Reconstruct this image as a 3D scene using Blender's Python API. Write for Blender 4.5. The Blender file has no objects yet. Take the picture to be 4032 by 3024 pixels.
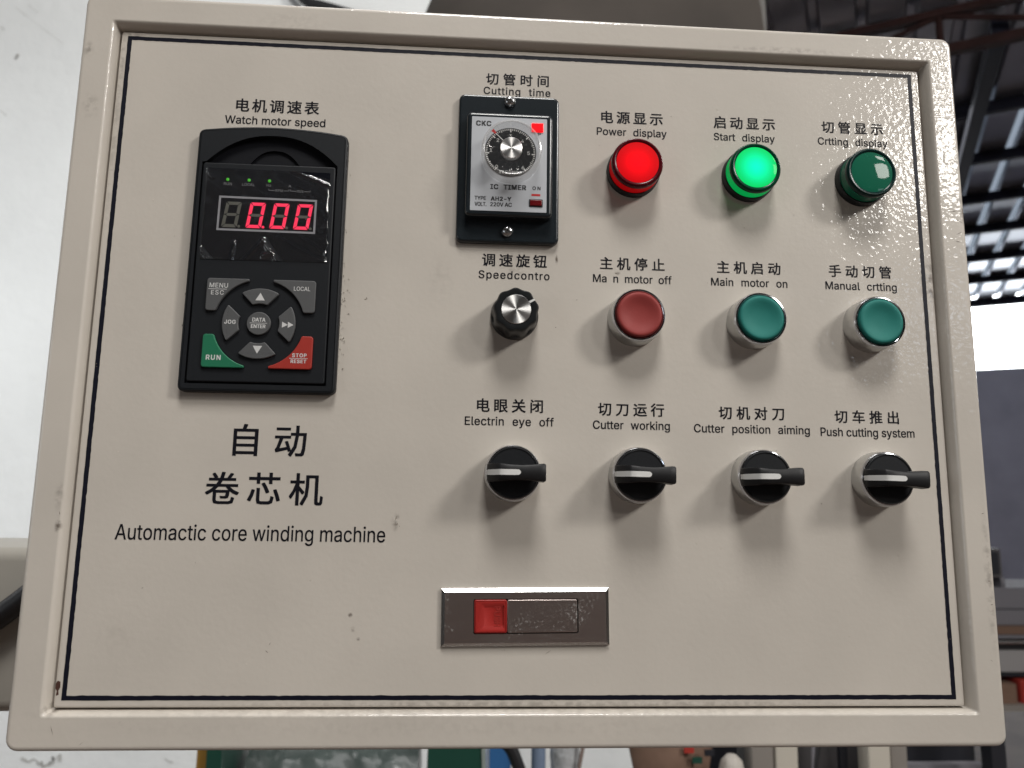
import bpy, bmesh, math, random
from mathutils import Vector, Matrix
from mathutils.geometry import delaunay_2d_cdt

random.seed(7)
scene = bpy.context.scene
COL = scene.collection
R = math.radians
PI = math.pi

# ------------------------------------------------------------------ camera
cam_data = bpy.data.cameras.new('camera')
cam = bpy.data.objects.new('camera', cam_data)
COL.objects.link(cam)
scene.camera = cam
cam_data.sensor_width = 36.0
cam_data.lens = 36.0 * 2950.0 / 4032.0
cam_data.clip_start = 0.02
cam_data.clip_end = 300
right = Vector((0.997992571847252, -0.06173333712666791, 0.014135827705238725))
down = Vector((0.02339420685332294, 0.15193477543980405, -0.9881136245886708))
fwd = Vector((0.05885182769813495, 0.9864607539579371, 0.1530739797526919))
mw = Matrix.Identity(4)
for i in range(3):
    mw[i][0] = right[i]
    mw[i][1] = -down[i]
    mw[i][2] = -fwd[i]
    mw[i][3] = (-0.03193111, -0.39288541, 1.45855571)[i]
cam.matrix_world = mw
cam_data.dof.use_dof = True
cam_data.dof.focus_distance = 0.41
cam_data.dof.aperture_fstop = 11.0

# ------------------------------------------------------------------ world, view, lamps
world = bpy.data.worlds.new('World')
scene.world = world
world.use_nodes = True
wn = world.node_tree.nodes
wn['Background'].inputs[0].default_value = (0.93, 0.97, 1.0, 1)     # overcast sky outside the hall
wn['Background'].inputs[1].default_value = 10.0
scene.view_settings.view_transform = 'Standard'
scene.view_settings.look = 'None'
scene.view_settings.exposure = 0.0
scene.view_settings.gamma = 1.0
scene.view_settings.use_curve_mapping = False
scene.cycles.use_denoising = True
scene.cycles.max_bounces = 8
scene.cycles.transparent_max_bounces = 16
scene.cycles.sample_clamp_indirect = 6.0

PANEL_C = Vector((0.0, 0.0, 1.535))


def area(name, d, dist, sx, sy, power, color, aim=PANEL_C):
    """A rectangular area lamp for a roof light, a window or an added fill: d is the direction from the panel."""
    l = bpy.data.lights.new(name, 'AREA')
    l.shape = 'RECTANGLE'
    l.size, l.size_y = sx, sy
    l.energy = power
    l.color = color
    o = bpy.data.objects.new(name, l)
    COL.objects.link(o)
    v = Vector(d).normalized() * dist
    o.location = aim + v
    o.rotation_euler = v.to_track_quat('Z', 'Y').to_euler()
    return o


area('skylight_lamp', (1.45, -1.0, 1.02), 7.0, 1.0, 1.0, 215, (1.0, 0.965, 0.92))
area('strip_lamp', (0.84, -1.0, 0.76), 4.6, 0.40, 0.22, 6.0, (1.0, 0.97, 0.92))
area('strip_lamp', (0.785, -1.0, 0.555), 4.6, 0.55, 0.46, 16.0, (1.0, 0.97, 0.92))
area('window_lamp', (0.72, -1.0, 0.27), 5.0, 0.35, 0.22, 1.0, (0.75, 0.85, 1.0))
area('roof_lamp', (0.04, -0.52, 1.0), 4.0, 1.1, 1.1, 118, (1.0, 0.98, 0.95))
area('left_fill_lamp', (-1.3, -1.0, 0.1), 6.0, 2.2, 1.8, 22, (0.93, 0.97, 1.0))  # added soft fill from the left, not a real doorway
area('overhead_skylight_lamp', (0.03, 0.125, 1.0), 3.6, 2.2, 0.9, 26, (1.0, 0.99, 0.97))
area('hall_fill_lamp', (0.0, 0.0, 1.0), 3.3, 5.0, 5.0, 170, (0.93, 0.96, 1.0), aim=Vector((7.0, 8.6, 2.0)))  # added fill that brightens the far wall, machine and floor; no known skylight
area('wall_fill_lamp', (-0.6, -0.85, 0.6), 2.6, 1.8, 1.6, 22, (0.95, 0.98, 1.0), aim=Vector((-1.1, 2.6, 0.70)))  # added fill for the white wall only, set behind the panel plane; no real skylight

# ------------------------------------------------------------------ materials
MATS = {}


def mat(name, color, rough=0.5, metal=0.0, spec=0.5, coat=0.0, coat_rough=0.05, emit=None, emit_strength=0.0,
        noise=None, bump=None, aniso=None):
    """noise = (scale, amount): a gentle mottling of the colour; bump = (scale, distance)."""
    if name in MATS:
        return MATS[name]
    m = bpy.data.materials.new(name)
    m.use_nodes = True
    nt = m.node_tree
    p = nt.nodes['Principled BSDF']
    p.inputs['Base Color'].default_value = (*color, 1)
    p.inputs['Roughness'].default_value = rough
    p.inputs['Metallic'].default_value = metal
    p.inputs['Specular IOR Level'].default_value = spec
    p.inputs['Coat Weight'].default_value = coat
    p.inputs['Coat Roughness'].default_value = coat_rough
    if emit:
        p.inputs['Emission Color'].default_value = (*emit, 1)
        p.inputs['Emission Strength'].default_value = emit_strength
    tc = None
    if noise or bump:
        tc = nt.nodes.new('ShaderNodeTexCoord')
    if noise:
        n = nt.nodes.new('ShaderNodeTexNoise')
        n.inputs['Scale'].default_value = noise[0]
        n.inputs['Detail'].default_value = 5
        nt.links.new(tc.outputs['Object'], n.inputs['Vector'])
        mr = nt.nodes.new('ShaderNodeMapRange')
        mr.inputs['From Min'].default_value = 0.3
        mr.inputs['From Max'].default_value = 0.7
        mr.inputs['To Min'].default_value = 1 - noise[1]
        mr.inputs['To Max'].default_value = 1 + noise[1]
        nt.links.new(n.outputs['Fac'], mr.inputs['Value'])
        hs = nt.nodes.new('ShaderNodeHueSaturation')
        hs.inputs['Color'].default_value = (*color, 1)
        nt.links.new(mr.outputs[0], hs.inputs['Value'])
        nt.links.new(hs.outputs[0], p.inputs['Base Color'])
    if bump:
        n = nt.nodes.new('ShaderNodeTexNoise')
        n.inputs['Scale'].default_value = bump[0]
        n.inputs['Detail'].default_value = 2
        nt.links.new(tc.outputs['Object'], n.inputs['Vector'])
        b = nt.nodes.new('ShaderNodeBump')
        b.inputs['Strength'].default_value = 1.0
        b.inputs['Distance'].default_value = bump[1]
        nt.links.new(n.outputs['Fac'], b.inputs['Height'])
        nt.links.new(b.outputs[0], p.inputs['Normal'])
        nt.links.new(b.outputs[0], p.inputs['Coat Normal'])
    if aniso:
        p.inputs['Anisotropic'].default_value = aniso
        t = nt.nodes.new('ShaderNodeTangent')
        t.direction_type = 'RADIAL'
        t.axis = 'Y'
        nt.links.new(t.outputs[0], p.inputs['Tangent'])
    MATS[name] = m
    return m


def paint_material(name, spots, base=(0.585, 0.540, 0.480)):
    """Beige orange-peel powder paint, with worn and grubby patches at given places (metres, object space)."""
    m = mat(name, base, rough=0.42, spec=0.35, coat=0.85, coat_rough=0.035)
    nt = m.node_tree
    N, L = nt.nodes, nt.links
    p = N['Principled BSDF']
    tc = N.new('ShaderNodeTexCoord')
    # orange peel
    n1 = N.new('ShaderNodeTexNoise')
    n1.inputs['Scale'].default_value = 760
    n1.inputs['Detail'].default_value = 1.5
    n1.inputs['Roughness'].default_value = 0.45
    L.new(tc.outputs['Object'], n1.inputs['Vector'])
    n2 = N.new('ShaderNodeTexNoise')
    n2.inputs['Scale'].default_value = 330
    n2.inputs['Detail'].default_value = 1
    L.new(tc.outputs['Object'], n2.inputs['Vector'])
    add = N.new('ShaderNodeMath')
    add.operation = 'MULTIPLY_ADD'
    add.inputs[1].default_value = 10.0
    L.new(n2.outputs['Fac'], add.inputs[0])
    L.new(n1.outputs['Fac'], add.inputs[2])
    b = N.new('ShaderNodeBump')
    b.inputs['Strength'].default_value = 1.0
    b.inputs['Distance'].default_value = 0.000021
    L.new(add.outputs[0], b.inputs['Height'])
    L.new(b.outputs[0], p.inputs['Coat Normal'])
    b2 = N.new('ShaderNodeBump')
    b2.inputs['Strength'].default_value = 0.5
    b2.inputs['Distance'].default_value = 0.000010
    L.new(add.outputs[0], b2.inputs['Height'])
    L.new(b2.outputs[0], p.inputs['Normal'])
    # faint large mottling
    n3 = N.new('ShaderNodeTexNoise')
    n3.inputs['Scale'].default_value = 14
    n3.inputs['Detail'].default_value = 6
    L.new(tc.outputs['Object'], n3.inputs['Vector'])
    mr = N.new('ShaderNodeMapRange')
    mr.inputs['From Min'].default_value = 0.35
    mr.inputs['From Max'].default_value = 0.65
    mr.inputs['To Min'].default_value = 0.95
    mr.inputs['To Max'].default_value = 1.03
    L.new(n3.outputs['Fac'], mr.inputs['Value'])
    hs = N.new('ShaderNodeHueSaturation')
    hs.inputs['Color'].default_value = (*base, 1)
    L.new(mr.outputs[0], hs.inputs['Value'])
    col = hs.outputs[0]
    # grime patches broken up by noise
    n4 = N.new('ShaderNodeTexNoise')
    n4.inputs['Scale'].default_value = 260
    n4.inputs['Detail'].default_value = 6
    L.new(tc.outputs['Object'], n4.inputs['Vector'])
    total = None
    for (x, z, rx, rz, amt) in spots:
        mp = N.new('ShaderNodeMapping')
        mp.vector_type = 'POINT'
        mp.inputs['Location'].default_value = (-x / rx, 0, -z / rz)
        mp.inputs['Scale'].default_value = (1 / rx, 0, 1 / rz)
        L.new(tc.outputs['Object'], mp.inputs['Vector'])
        ln = N.new('ShaderNodeVectorMath')
        ln.operation = 'LENGTH'
        L.new(mp.outputs[0], ln.inputs[0])
        ml = N.new('ShaderNodeMapRange')
        ml.interpolation_type = 'SMOOTHSTEP'
        ml.inputs['From Min'].default_value = 1.0
        ml.inputs['From Max'].default_value = 0.1
        ml.inputs['To Min'].default_value = 0
        ml.inputs['To Max'].default_value = amt
        L.new(ln.outputs['Value'], ml.inputs['Value'])
        if total is None:
            total = ml.outputs[0]
        else:
            mx = N.new('ShaderNodeMath')
            mx.operation = 'MAXIMUM'
            L.new(total, mx.inputs[0])
            L.new(ml.outputs[0], mx.inputs[1])
            total = mx.outputs[0]
    if total is not None:
        th = N.new('ShaderNodeMapRange')
        th.inputs['From Min'].default_value = 0.42
        th.inputs['From Max'].default_value = 0.62
        L.new(n4.outputs['Fac'], th.inputs['Value'])
        mu = N.new('ShaderNodeMath')
        mu.operation = 'MULTIPLY'
        L.new(total, mu.inputs[0])
        L.new(th.outputs[0], mu.inputs[1])
        mix = N.new('ShaderNodeMix')
        mix.data_type = 'RGBA'
        mix.inputs['B'].default_value = (0.09, 0.065, 0.05, 1)
        L.new(mu.outputs[0], mix.inputs['Factor'])
        L.new(col, mix.inputs['A'])
        col = mix.outputs['Result']
    L.new(col, p.inputs['Base Color'])
    return m


def clear_material(name, gloss=0.10, rough=0.05, haze=0.0, tint=(1, 1, 1), bump=None):
    """Thin clear plastic: mostly see-through, a little mirror, a little milky haze."""
    if name in MATS:
        return MATS[name]
    m = bpy.data.materials.new(name)
    m.use_nodes = True
    nt = m.node_tree
    N, L = nt.nodes, nt.links
    N.remove(N['Principled BSDF'])
    out = N['Material Output']
    tr = N.new('ShaderNodeBsdfTransparent')
    tr.inputs[0].default_value = (*tint, 1)
    gl = N.new('ShaderNodeBsdfGlossy')
    gl.inputs['Roughness'].default_value = rough
    mx = N.new('ShaderNodeMixShader')
    mx.inputs[0].default_value = gloss
    L.new(tr.outputs[0], mx.inputs[1])
    L.new(gl.outputs[0], mx.inputs[2])
    last = mx
    if bump:
        tc = N.new('ShaderNodeTexCoord')
        n = N.new('ShaderNodeTexNoise')
        n.inputs['Scale'].default_value = bump[0]
        L.new(tc.outputs['Object'], n.inputs['Vector'])
        b = N.new('ShaderNodeBump')
        b.inputs['Distance'].default_value = bump[1]
        L.new(n.outputs['Fac'], b.inputs['Height'])
        L.new(b.outputs[0], gl.inputs['Normal'])
    if haze:
        df = N.new('ShaderNodeBsdfDiffuse')
        df.inputs[0].default_value = (0.75, 0.74, 0.72, 1)
        m2 = N.new('ShaderNodeMixShader')
        m2.inputs[0].default_value = haze
        L.new(mx.outputs[0], m2.inputs[1])
        L.new(df.outputs[0], m2.inputs[2])
        last = m2
    L.new(last.outputs[0], out.inputs['Surface'])
    MATS[name] = m
    return m


# ------------------------------------------------------------------ mesh helpers
def rr(x0, x1, z0, z1, r, n=5):
    """Rounded rectangle in x, z, counter-clockwise seen from the front."""
    pts = []
    for cx, cz, a0 in ((x1 - r, z0 + r, -90), (x1 - r, z1 - r, 0), (x0 + r, z1 - r, 90), (x0 + r, z0 + r, 180)):
        for i in range(n + 1):
            a = R(a0 + 90 * i / n)
            pts.append((cx + r * math.cos(a), cz + r * math.sin(a)))
    return pts


def circ(cx, cz, r, n=48):
    return [(cx + r * math.cos(2 * PI * i / n), cz + r * math.sin(2 * PI * i / n)) for i in range(n)]


def inset(poly, d):
    """Move a counter-clockwise outline inwards by d."""
    n = len(poly)
    out = []
    for i in range(n):
        a, b, c = Vector(poly[i - 1]), Vector(poly[i]), Vector(poly[(i + 1) % n])
        e1 = (b - a).normalized() if (b - a).length > 1e-9 else (c - b).normalized()
        e2 = (c - b).normalized() if (c - b).length > 1e-9 else e1
        n1, n2 = Vector((-e1.y, e1.x)), Vector((-e2.y, e2.x))
        k = n1 + n2
        den = max(0.35, 1 + n1.dot(n2))
        out.append(tuple(b + k * (d / den)))
    return out


def fillet(poly, r, seg=4, minturn=25):
    out = []
    n = len(poly)
    for i in range(n):
        a, b, c = Vector(poly[i - 1]), Vector(poly[i]), Vector(poly[(i + 1) % n])
        u, v = a - b, c - b
        if PI - u.angle(v) < R(minturn):
            out.append(tuple(b))
            continue
        d = min(r, u.length * 0.45, v.length * 0.45)
        p0, p1 = b + u.normalized() * d, b + v.normalized() * d
        for k in range(seg + 1):
            t = k / seg
            out.append(tuple(p0 * (1 - t) ** 2 + b * 2 * t * (1 - t) + p1 * t * t))
    return out


class MB:
    """Collects faces for ONE mesh object."""

    def __init__(self):
        self.v, self.f, self.m, self.mats = [], [], [], []

    def mi(self, m):
        if m not in self.mats:
            self.mats.append(m)
        return self.mats.index(m)

    def face(self, pts, m):
        k = len(self.v)
        self.v += [tuple(p) for p in pts]
        self.f.append(list(range(k, k + len(pts))))
        self.m.append(self.mi(m))

    def loft(self, loops, m, cap0=False, cap1=True, mats=None):
        n = len(loops[0])
        k = len(self.v)
        for lp in loops:
            self.v += [tuple(p) for p in lp]
        for j in range(len(loops) - 1):
            mm = self.mi(mats[j] if mats else m)
            for i in range(n):
                a, b = k + j * n + i, k + j * n + (i + 1) % n
                self.f.append([a, b, b + n, a + n])
                self.m.append(mm)
        if cap0:
            self.f.append([k + i for i in range(n)][::-1])
            self.m.append(self.mi(mats[0] if mats else m))
        if cap1:
            e = k + (len(loops) - 1) * n
            self.f.append([e + i for i in range(n)])
            self.m.append(self.mi(mats[-1] if mats else m))
        return self

    def prism(self, poly, y0, y1, m, bevel=0.0, steps=3, cap_mat=None, cap1=True):
        """Outline in x, z pushed from y0 (back) to y1 (front) with a rounded front edge."""
        loops = [[(x, y0, z) for x, z in poly]]
        if bevel > 0:
            for s in range(steps + 1):
                a = PI / 2 * s / steps
                q = inset(poly, bevel * (1 - math.cos(a)))
                y = y1 + bevel * (1 - math.sin(a))
                loops.append([(x, y, z) for x, z in q])
        else:
            loops.append([(x, y1, z) for x, z in poly])
        if bevel > 0:
            loops.append([(x, y1, z) for x, z in inset(poly, bevel + min(0.25, bevel * 0.4))])
        self.loft(loops, m, cap1=False)
        if cap1:
            self.poly([[(x, z) for x, _, z in loops[-1]]], y1, cap_mat or m)
        return self

    def poly(self, loops, y, m, fill=False):
        """Flat face in the plane y with holes, facing the front (filled by a flat curve)."""
        if len(loops) == 1 and not fill:
            lp = loops[0]
            area2 = sum(lp[i - 1][0] * lp[i][1] - lp[i][0] * lp[i - 1][1] for i in range(len(lp)))
            self.face([(x, y, z) for x, z in (lp if area2 > 0 else lp[::-1])], m)
            return self
        c = bpy.data.curves.new('outline', 'CURVE')
        c.dimensions = '2D'
        c.fill_mode = 'BOTH'
        for lp in loops:
            sp = c.splines.new('POLY')
            sp.points.add(len(lp) - 1)
            for q, (x, z) in zip(sp.points, lp):
                q.co = (x, z, 0, 1)
            sp.use_cyclic_u = True
        o = bpy.data.objects.new('outline', c)
        me = bpy.data.meshes.new_from_object(o)
        k = len(self.v)
        self.v += [(v.co.x, y, v.co.y) for v in me.vertices]
        mm = self.mi(m)
        for p in me.polygons:
            i = list(p.vertices)
            if p.normal.z < 0:
                i.reverse()
            self.f.append([k + j for j in i])
            self.m.append(mm)
        bpy.data.objects.remove(o)
        bpy.data.curves.remove(c)
        bpy.data.meshes.remove(me)
        return self

    def lathe(self, prof, m, cx=0.0, cz=0.0, seg=56, cap=True, mats=None, wob=None):
        """prof: (radius, y) from back to front."""
        loops = []
        for r, y in prof:
            lp = []
            for i in range(seg):
                a = 2 * PI * i / seg
                q = r * (wob(a, r, y) if wob else 1)
                lp.append((cx + q * math.cos(a), y, cz + q * math.sin(a)))
            loops.append(lp)
        return self.loft(loops, m, cap1=cap, mats=mats)

    def box(self, x0, x1, y0, y1, z0, z1, m):
        a = [(x0, y1, z0), (x1, y1, z0), (x1, y1, z1), (x0, y1, z1)]
        b = [(x, y0, z) for x, _, z in a]
        return self.loft([a, b], m, cap0=True, cap1=True)

    def tube(self, pts, r, m, seg=10):
        pts = [Vector(p) for p in pts]
        loops = []
        t0 = None
        for i, p in enumerate(pts):
            d = (pts[min(i + 1, len(pts) - 1)] - pts[max(i - 1, 0)]).normalized()
            if t0 is None:
                t0 = d.orthogonal().normalized()
            u = (t0 - d * t0.dot(d)).normalized()
            t0 = u
            w = d.cross(u)
            rad = r[i] if isinstance(r, (list, tuple)) else r
            loops.append([tuple(p + (u * math.cos(2 * PI * k / seg) + w * math.sin(2 * PI * k / seg)) * rad) for k in range(seg)])
        return self.loft(loops, m, cap0=True, cap1=True)

    def xform(self, M, start=0):
        for i in range(start, len(self.v)):
            self.v[i] = tuple(M @ Vector(self.v[i]))
        return self

    def build(self, name, parent=None, loc=(0, 0, 0), smooth=35, label=None):
        me = bpy.data.meshes.new(name)
        me.from_pydata(self.v, [], self.f)
        for m in self.mats:
            me.materials.append(m)
        me.polygons.foreach_set('material_index', self.m)
        me.update()
        bm = bmesh.new()
        bm.from_mesh(me)
        bmesh.ops.remove_doubles(bm, verts=bm.verts, dist=1e-7)
        bm.to_mesh(me)
        bm.free()
        if smooth:
            me.shade_smooth()
            me.set_sharp_from_angle(angle=R(smooth))
        o = bpy.data.objects.new(name, me)
        COL.objects.link(o)
        o.location = loc
        if parent:
            o.parent = parent
        if label:
            o['label'] = label
        return o


# ------------------------------------------------------------------ lettering: outlines of the characters used
GLYPH_DATA = [
[32,188],
[45,453,[337,244,337,188,114,188,114,244]],
[46,188,[95,-4,83,-3,73,1,63,9,55,18,51,29,50,41,51,53,55,64,63,73,73,81,83,85,95,87,107,85,118,81,128,73,135,64,140,53,141,41,140,29,135,18,128,9,118,1,107,-3]],
[47,249,[235,533,71,-76,14,-76,178,533]],
[48,453,[227,-7,191,-3,158,7,130,24,105,48,85,77,69,113,57,155,50,202,48,254,50,306,57,353,69,395,85,431,106,461,130,484,159,502,191,512,227,516,262,512,295,502,323,484,348,461,368,431,384,395,396,353,403,306,405,254,403,202,396,155,384,113,368,77,348,48,323,24,295,7,263,-3],[227,50,250,52,271,60,290,74,306,92,320,116,330,144,338,176,342,213,344,254,342,295,338,332,330,365,320,393,306,416,290,435,271,449,250,457,227,460,203,457,182,449,163,435,147,416,134,393,123,365,115,332,111,295,109,254,111,213,115,176,123,144,134,116,147,92,163,74,182,60,203,52]],
[49,453,[76,0,76,55,391,55,391,0],[276,509,276,0,212,0,212,448,209,448,86,358,86,427,198,509]],
[50,453,[64,0,64,47,234,229,282,282,311,327,320,371,319,389,315,405,308,419,298,431,287,441,273,449,224,460,205,458,188,454,172,447,159,438,148,427,139,413,132,398,128,381,127,362,66,362,68,391,75,418,86,442,102,464,121,482,143,496,168,507,196,513,225,516,254,513,281,507,306,497,328,482,346,465,361,445,372,423,379,398,381,372,371,318,336,259,267,180,153,60,153,57,389,57,389,0]],
[51,453,[218,-7,188,-5,159,1,133,10,108,22,88,38,70,57,57,79,48,104,44,132,109,132,112,115,118,100,126,87,137,76,150,66,165,59,219,50,275,61,291,69,304,80,315,93,323,108,328,125,329,145,328,163,323,180,316,196,306,211,292,223,275,234,254,241,229,246,201,248,157,248,157,299,288,448,288,452,70,452,70,509,372,509,372,461,211,278,211,289,247,290,279,286,308,276,333,262,354,244,371,222,383,198,391,173,393,145,390,116,383,90,370,66,354,45,333,27,309,12,281,2,251,-5]],
[52,453,[40,105,40,158,247,509,311,509,109,166,109,163,413,163,413,105],[282,0,282,121,282,146,282,318,343,318,343,0]],
[53,453,[221,-7,192,-5,165,1,140,11,118,25,99,41,83,60,71,82,63,105,60,130,122,130,125,115,130,102,138,89,173,60,221,50,241,51,259,56,276,64,291,75,304,89,314,104,322,122,326,141,328,162,326,183,321,203,314,221,303,237,290,251,275,262,257,270,238,275,218,277,167,268,128,246,67,253,96,509,366,509,366,452,151,452,134,301,136,301,178,325,229,334,252,332,274,328,294,321,313,311,330,299,345,285,358,269,370,251,379,231,386,210,390,187,391,163,388,132,381,102,369,76,352,52,332,32,309,15,282,3,253,-4]],
[54,453,[226,-7,196,-4,168,3,142,15,119,31,100,51,84,74,73,101,66,130,64,162,65,187,71,212,80,239,137,340,252,509,322,509,151,261,145,261,165,288,196,307,235,314,265,312,291,305,316,295,337,280,355,262,370,240,380,215,387,187,389,157,387,127,379,98,368,73,352,50,333,30,310,14,284,3,257,-4],[226,48,245,50,263,55,279,63,293,73,304,86,314,101,322,119,326,137,327,157,326,178,322,196,314,213,304,228,293,241,279,251,263,259,245,264,226,265,207,264,190,259,174,252,160,241,148,229,138,214,131,197,126,179,125,158,126,138,131,119,138,102,148,86,160,73,174,63,190,55,207,50]],
[65,480,[16,0,201,509,276,509,463,0,395,0,287,302,264,372,232,478,245,478,213,371,191,302,85,0],[110,142,110,199,370,199,370,142]],
[67,510,[267,-7,225,-3,186,7,150,25,119,49,92,79,70,115,53,157,44,203,40,254,44,305,53,352,70,393,92,429,119,459,150,484,186,501,225,512,267,516,340,504,362,496,383,485,402,471,419,456,435,438,448,418,459,397,467,373,473,348,408,348,389,395,357,428,315,449,267,456,237,453,209,445,184,432,161,414,141,391,125,364,113,332,106,295,103,254,106,213,113,177,125,145,141,117,161,94,184,76,210,63,237,56,267,53,315,60,357,81,389,114,408,160,473,160,467,135,459,112,448,91,435,71,420,53,402,38,383,24,363,13,341,5,317,-2,293,-6]],
[68,502,[219,0,96,0,96,57,215,57,254,60,288,68,318,81,343,99,363,122,379,149,390,181,397,216,399,255,397,294,390,329,379,361,364,388,344,410,320,428,291,441,258,449,221,452,93,452,93,509,225,509,273,505,315,495,353,478,385,455,412,426,433,391,449,351,458,306,462,255,458,205,449,159,433,119,411,83,384,54,351,31,312,14,268,3],[125,509,125,0,60,0,60,509]],
[69,419,[60,0,60,509,372,509,372,452,125,452,125,286,355,286,355,229,125,229,125,57,375,57,375,0]],
[71,520,[269,-7,225,-3,185,7,149,25,118,49,91,79,69,116,53,157,43,203,40,254,43,305,53,352,69,393,91,429,117,459,149,484,184,501,223,512,265,516,291,514,316,510,340,504,363,494,384,483,403,469,421,453,436,436,449,416,460,395,468,373,474,349,408,349,387,393,356,427,315,448,265,456,236,453,209,445,183,432,160,414,141,392,125,364,113,332,106,295,103,254,106,213,113,177,125,145,141,117,161,95,184,76,210,63,238,56,269,53,296,55,322,61,345,71,365,85,382,102,396,123,407,147,413,173,415,202,434,199,283,199,283,256,478,256,478,200,475,160,466,124,451,91,431,62,406,38,377,19,344,5,308,-4]],
[72,517,[60,0,60,509,125,509,125,289,392,289,392,509,457,509,457,0,392,0,392,232,125,232,125,0]],
[73,300,[31,0,31,57,118,57,118,452,31,452,31,509,269,509,269,452,183,452,183,57,269,57,269,0]],
[74,396,[185,-7,143,-2,106,11,75,33,52,63,38,100,33,145,33,173,98,173,98,145,100,117,108,93,122,74,139,61,160,53,185,50,209,53,230,61,248,74,261,93,269,117,272,145,272,509,336,509,336,145,332,100,318,63,294,33,263,11,227,-2]],
[75,467,[104,145,104,216,139,261,174,303,212,344,364,509,448,509,231,276,228,276],[60,0,60,509,125,509,125,334,124,225,125,193,125,0],[372,0,188,259,228,309,449,0]],
[76,393,[60,0,60,509,125,509,125,57,361,57,361,0]],
[77,628,[60,0,60,509,152,509,277,187,287,159,299,123,311,84,322,49,307,49,318,83,330,121,342,158,352,187,476,509,568,509,568,0,504,0,504,291,504,327,505,369,506,413,507,457,513,457,498,409,482,363,467,322,456,291,342,0,286,0,170,291,159,321,145,361,129,408,112,457,119,457,120,416,121,372,122,328,122,291,122,0]],
[78,523,[60,0,60,509,136,509,343,183,363,151,388,107,414,55,405,54,401,108,399,157,399,195,399,509,463,509,463,0,387,0,202,290,177,331,148,381,108,452,119,454,122,384,124,328,125,291,125,0]],
[79,533,[267,-7,225,-3,186,7,150,25,119,49,92,79,70,115,53,157,44,203,40,254,44,305,53,352,70,393,92,429,119,459,150,484,186,501,225,512,267,516,309,512,348,501,384,484,415,459,442,429,464,393,480,352,490,305,493,254,490,203,480,157,464,115,442,79,415,49,384,25,348,7,309,-3],[267,53,296,55,324,63,349,76,372,94,392,116,408,144,420,176,428,213,430,254,428,295,420,332,408,365,392,392,372,415,349,433,324,446,296,453,267,456,237,453,210,445,184,433,161,415,142,392,125,364,113,332,106,295,103,254,106,213,113,176,125,144,142,117,161,94,184,76,210,63,237,55]],
[80,445,[60,0,60,509,235,509,272,506,305,499,332,487,356,471,375,452,390,430,400,404,407,377,409,348,407,318,400,291,390,265,375,243,356,223,332,207,305,195,272,188,235,186,125,186,125,0],[125,242,233,242,257,244,279,248,297,256,312,266,324,279,333,294,339,310,343,328,344,348,343,367,339,385,333,402,324,416,312,428,297,439,279,446,257,451,232,452,125,452]],
[82,449,[60,0,60,509,236,509,273,506,305,500,333,489,356,473,376,455,390,433,401,408,407,381,409,352,407,323,401,296,390,271,376,250,356,232,333,217,305,206,273,200,236,198,125,198,125,0],[125,255,234,255,258,256,280,260,298,267,313,276,325,287,334,300,340,316,344,333,345,352,344,371,340,389,334,405,325,419,313,430,298,440,279,446,258,451,233,452,125,452],[353,0,230,229,303,229,428,0]],
[83,447,[224,-9,188,-7,156,-1,128,9,102,23,81,40,64,60,51,83,42,109,38,137,104,137,108,118,114,102,123,88,136,76,150,66,166,59,224,49,246,50,267,54,286,60,303,69,317,79,329,92,338,106,344,122,346,139,344,154,340,168,332,179,296,205,245,222,184,239,145,253,112,269,86,289,67,313,56,341,52,372,54,400,62,425,75,448,92,468,113,484,138,498,165,508,195,514,227,516,259,514,289,508,316,498,340,484,360,468,377,449,390,427,398,403,401,378,337,378,332,402,320,421,302,437,280,449,254,456,225,459,204,457,185,454,167,448,152,440,139,430,129,418,121,405,117,391,115,376,117,359,122,345,131,334,169,308,212,293,264,279,312,264,359,238,395,198,402,180,407,161,408,139,406,112,399,87,386,64,370,43,349,25,323,11,294,0,261,-7]],
[84,449,[32,452,32,509,417,509,417,452,257,452,257,0,193,0,193,452]],
[85,517,[259,-8,220,-6,186,2,154,15,126,33,103,55,85,80,71,108,63,140,60,173,60,509,124,509,124,178,126,155,132,133,141,113,153,95,169,80,187,68,208,59,232,53,259,52,285,53,309,59,331,68,349,80,364,95,377,113,385,133,391,155,393,178,393,509,457,509,457,173,454,140,446,108,433,80,414,55,391,33,363,15,332,2,297,-6]],
[86,480,[204,0,16,509,84,509,192,206,215,137,248,31,235,31,267,138,290,206,395,509,463,509,278,0]],
[87,686,[155,0,16,509,82,509,163,196,175,145,187,94,197,40,189,40,200,94,211,145,224,196,306,509,380,509,462,196,474,145,486,94,497,40,488,40,499,94,510,145,523,196,603,509,670,509,530,0,455,0,368,323,351,391,336,475,350,475,335,395,318,323,230,0]],
[89,472,[203,0,203,208,16,509,91,509,192,344,222,292,250,230,224,230,251,293,280,344,381,509,455,509,268,208,268,0]],
[97,389,[160,-9,137,-7,115,-3,94,5,76,15,60,29,48,45,38,63,32,84,30,108,32,128,36,146,43,161,53,174,64,184,78,193,125,211,178,220,234,227,265,235,271,240,274,246,276,255,276,257,267,297,240,322,196,331,149,322,118,301,100,274,41,291,51,313,64,331,79,346,95,358,114,368,133,375,194,384,239,379,286,360,300,350,312,336,322,320,330,301,335,278,337,251,337,0,277,0,277,52,272,52,252,25,215,1],[170,45,192,47,211,51,228,59,242,68,254,80,263,93,270,108,274,122,276,138,276,190,259,182,231,176,200,171,175,168,134,159,103,139,97,130,93,118,92,105,102,72,130,52]],
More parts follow.
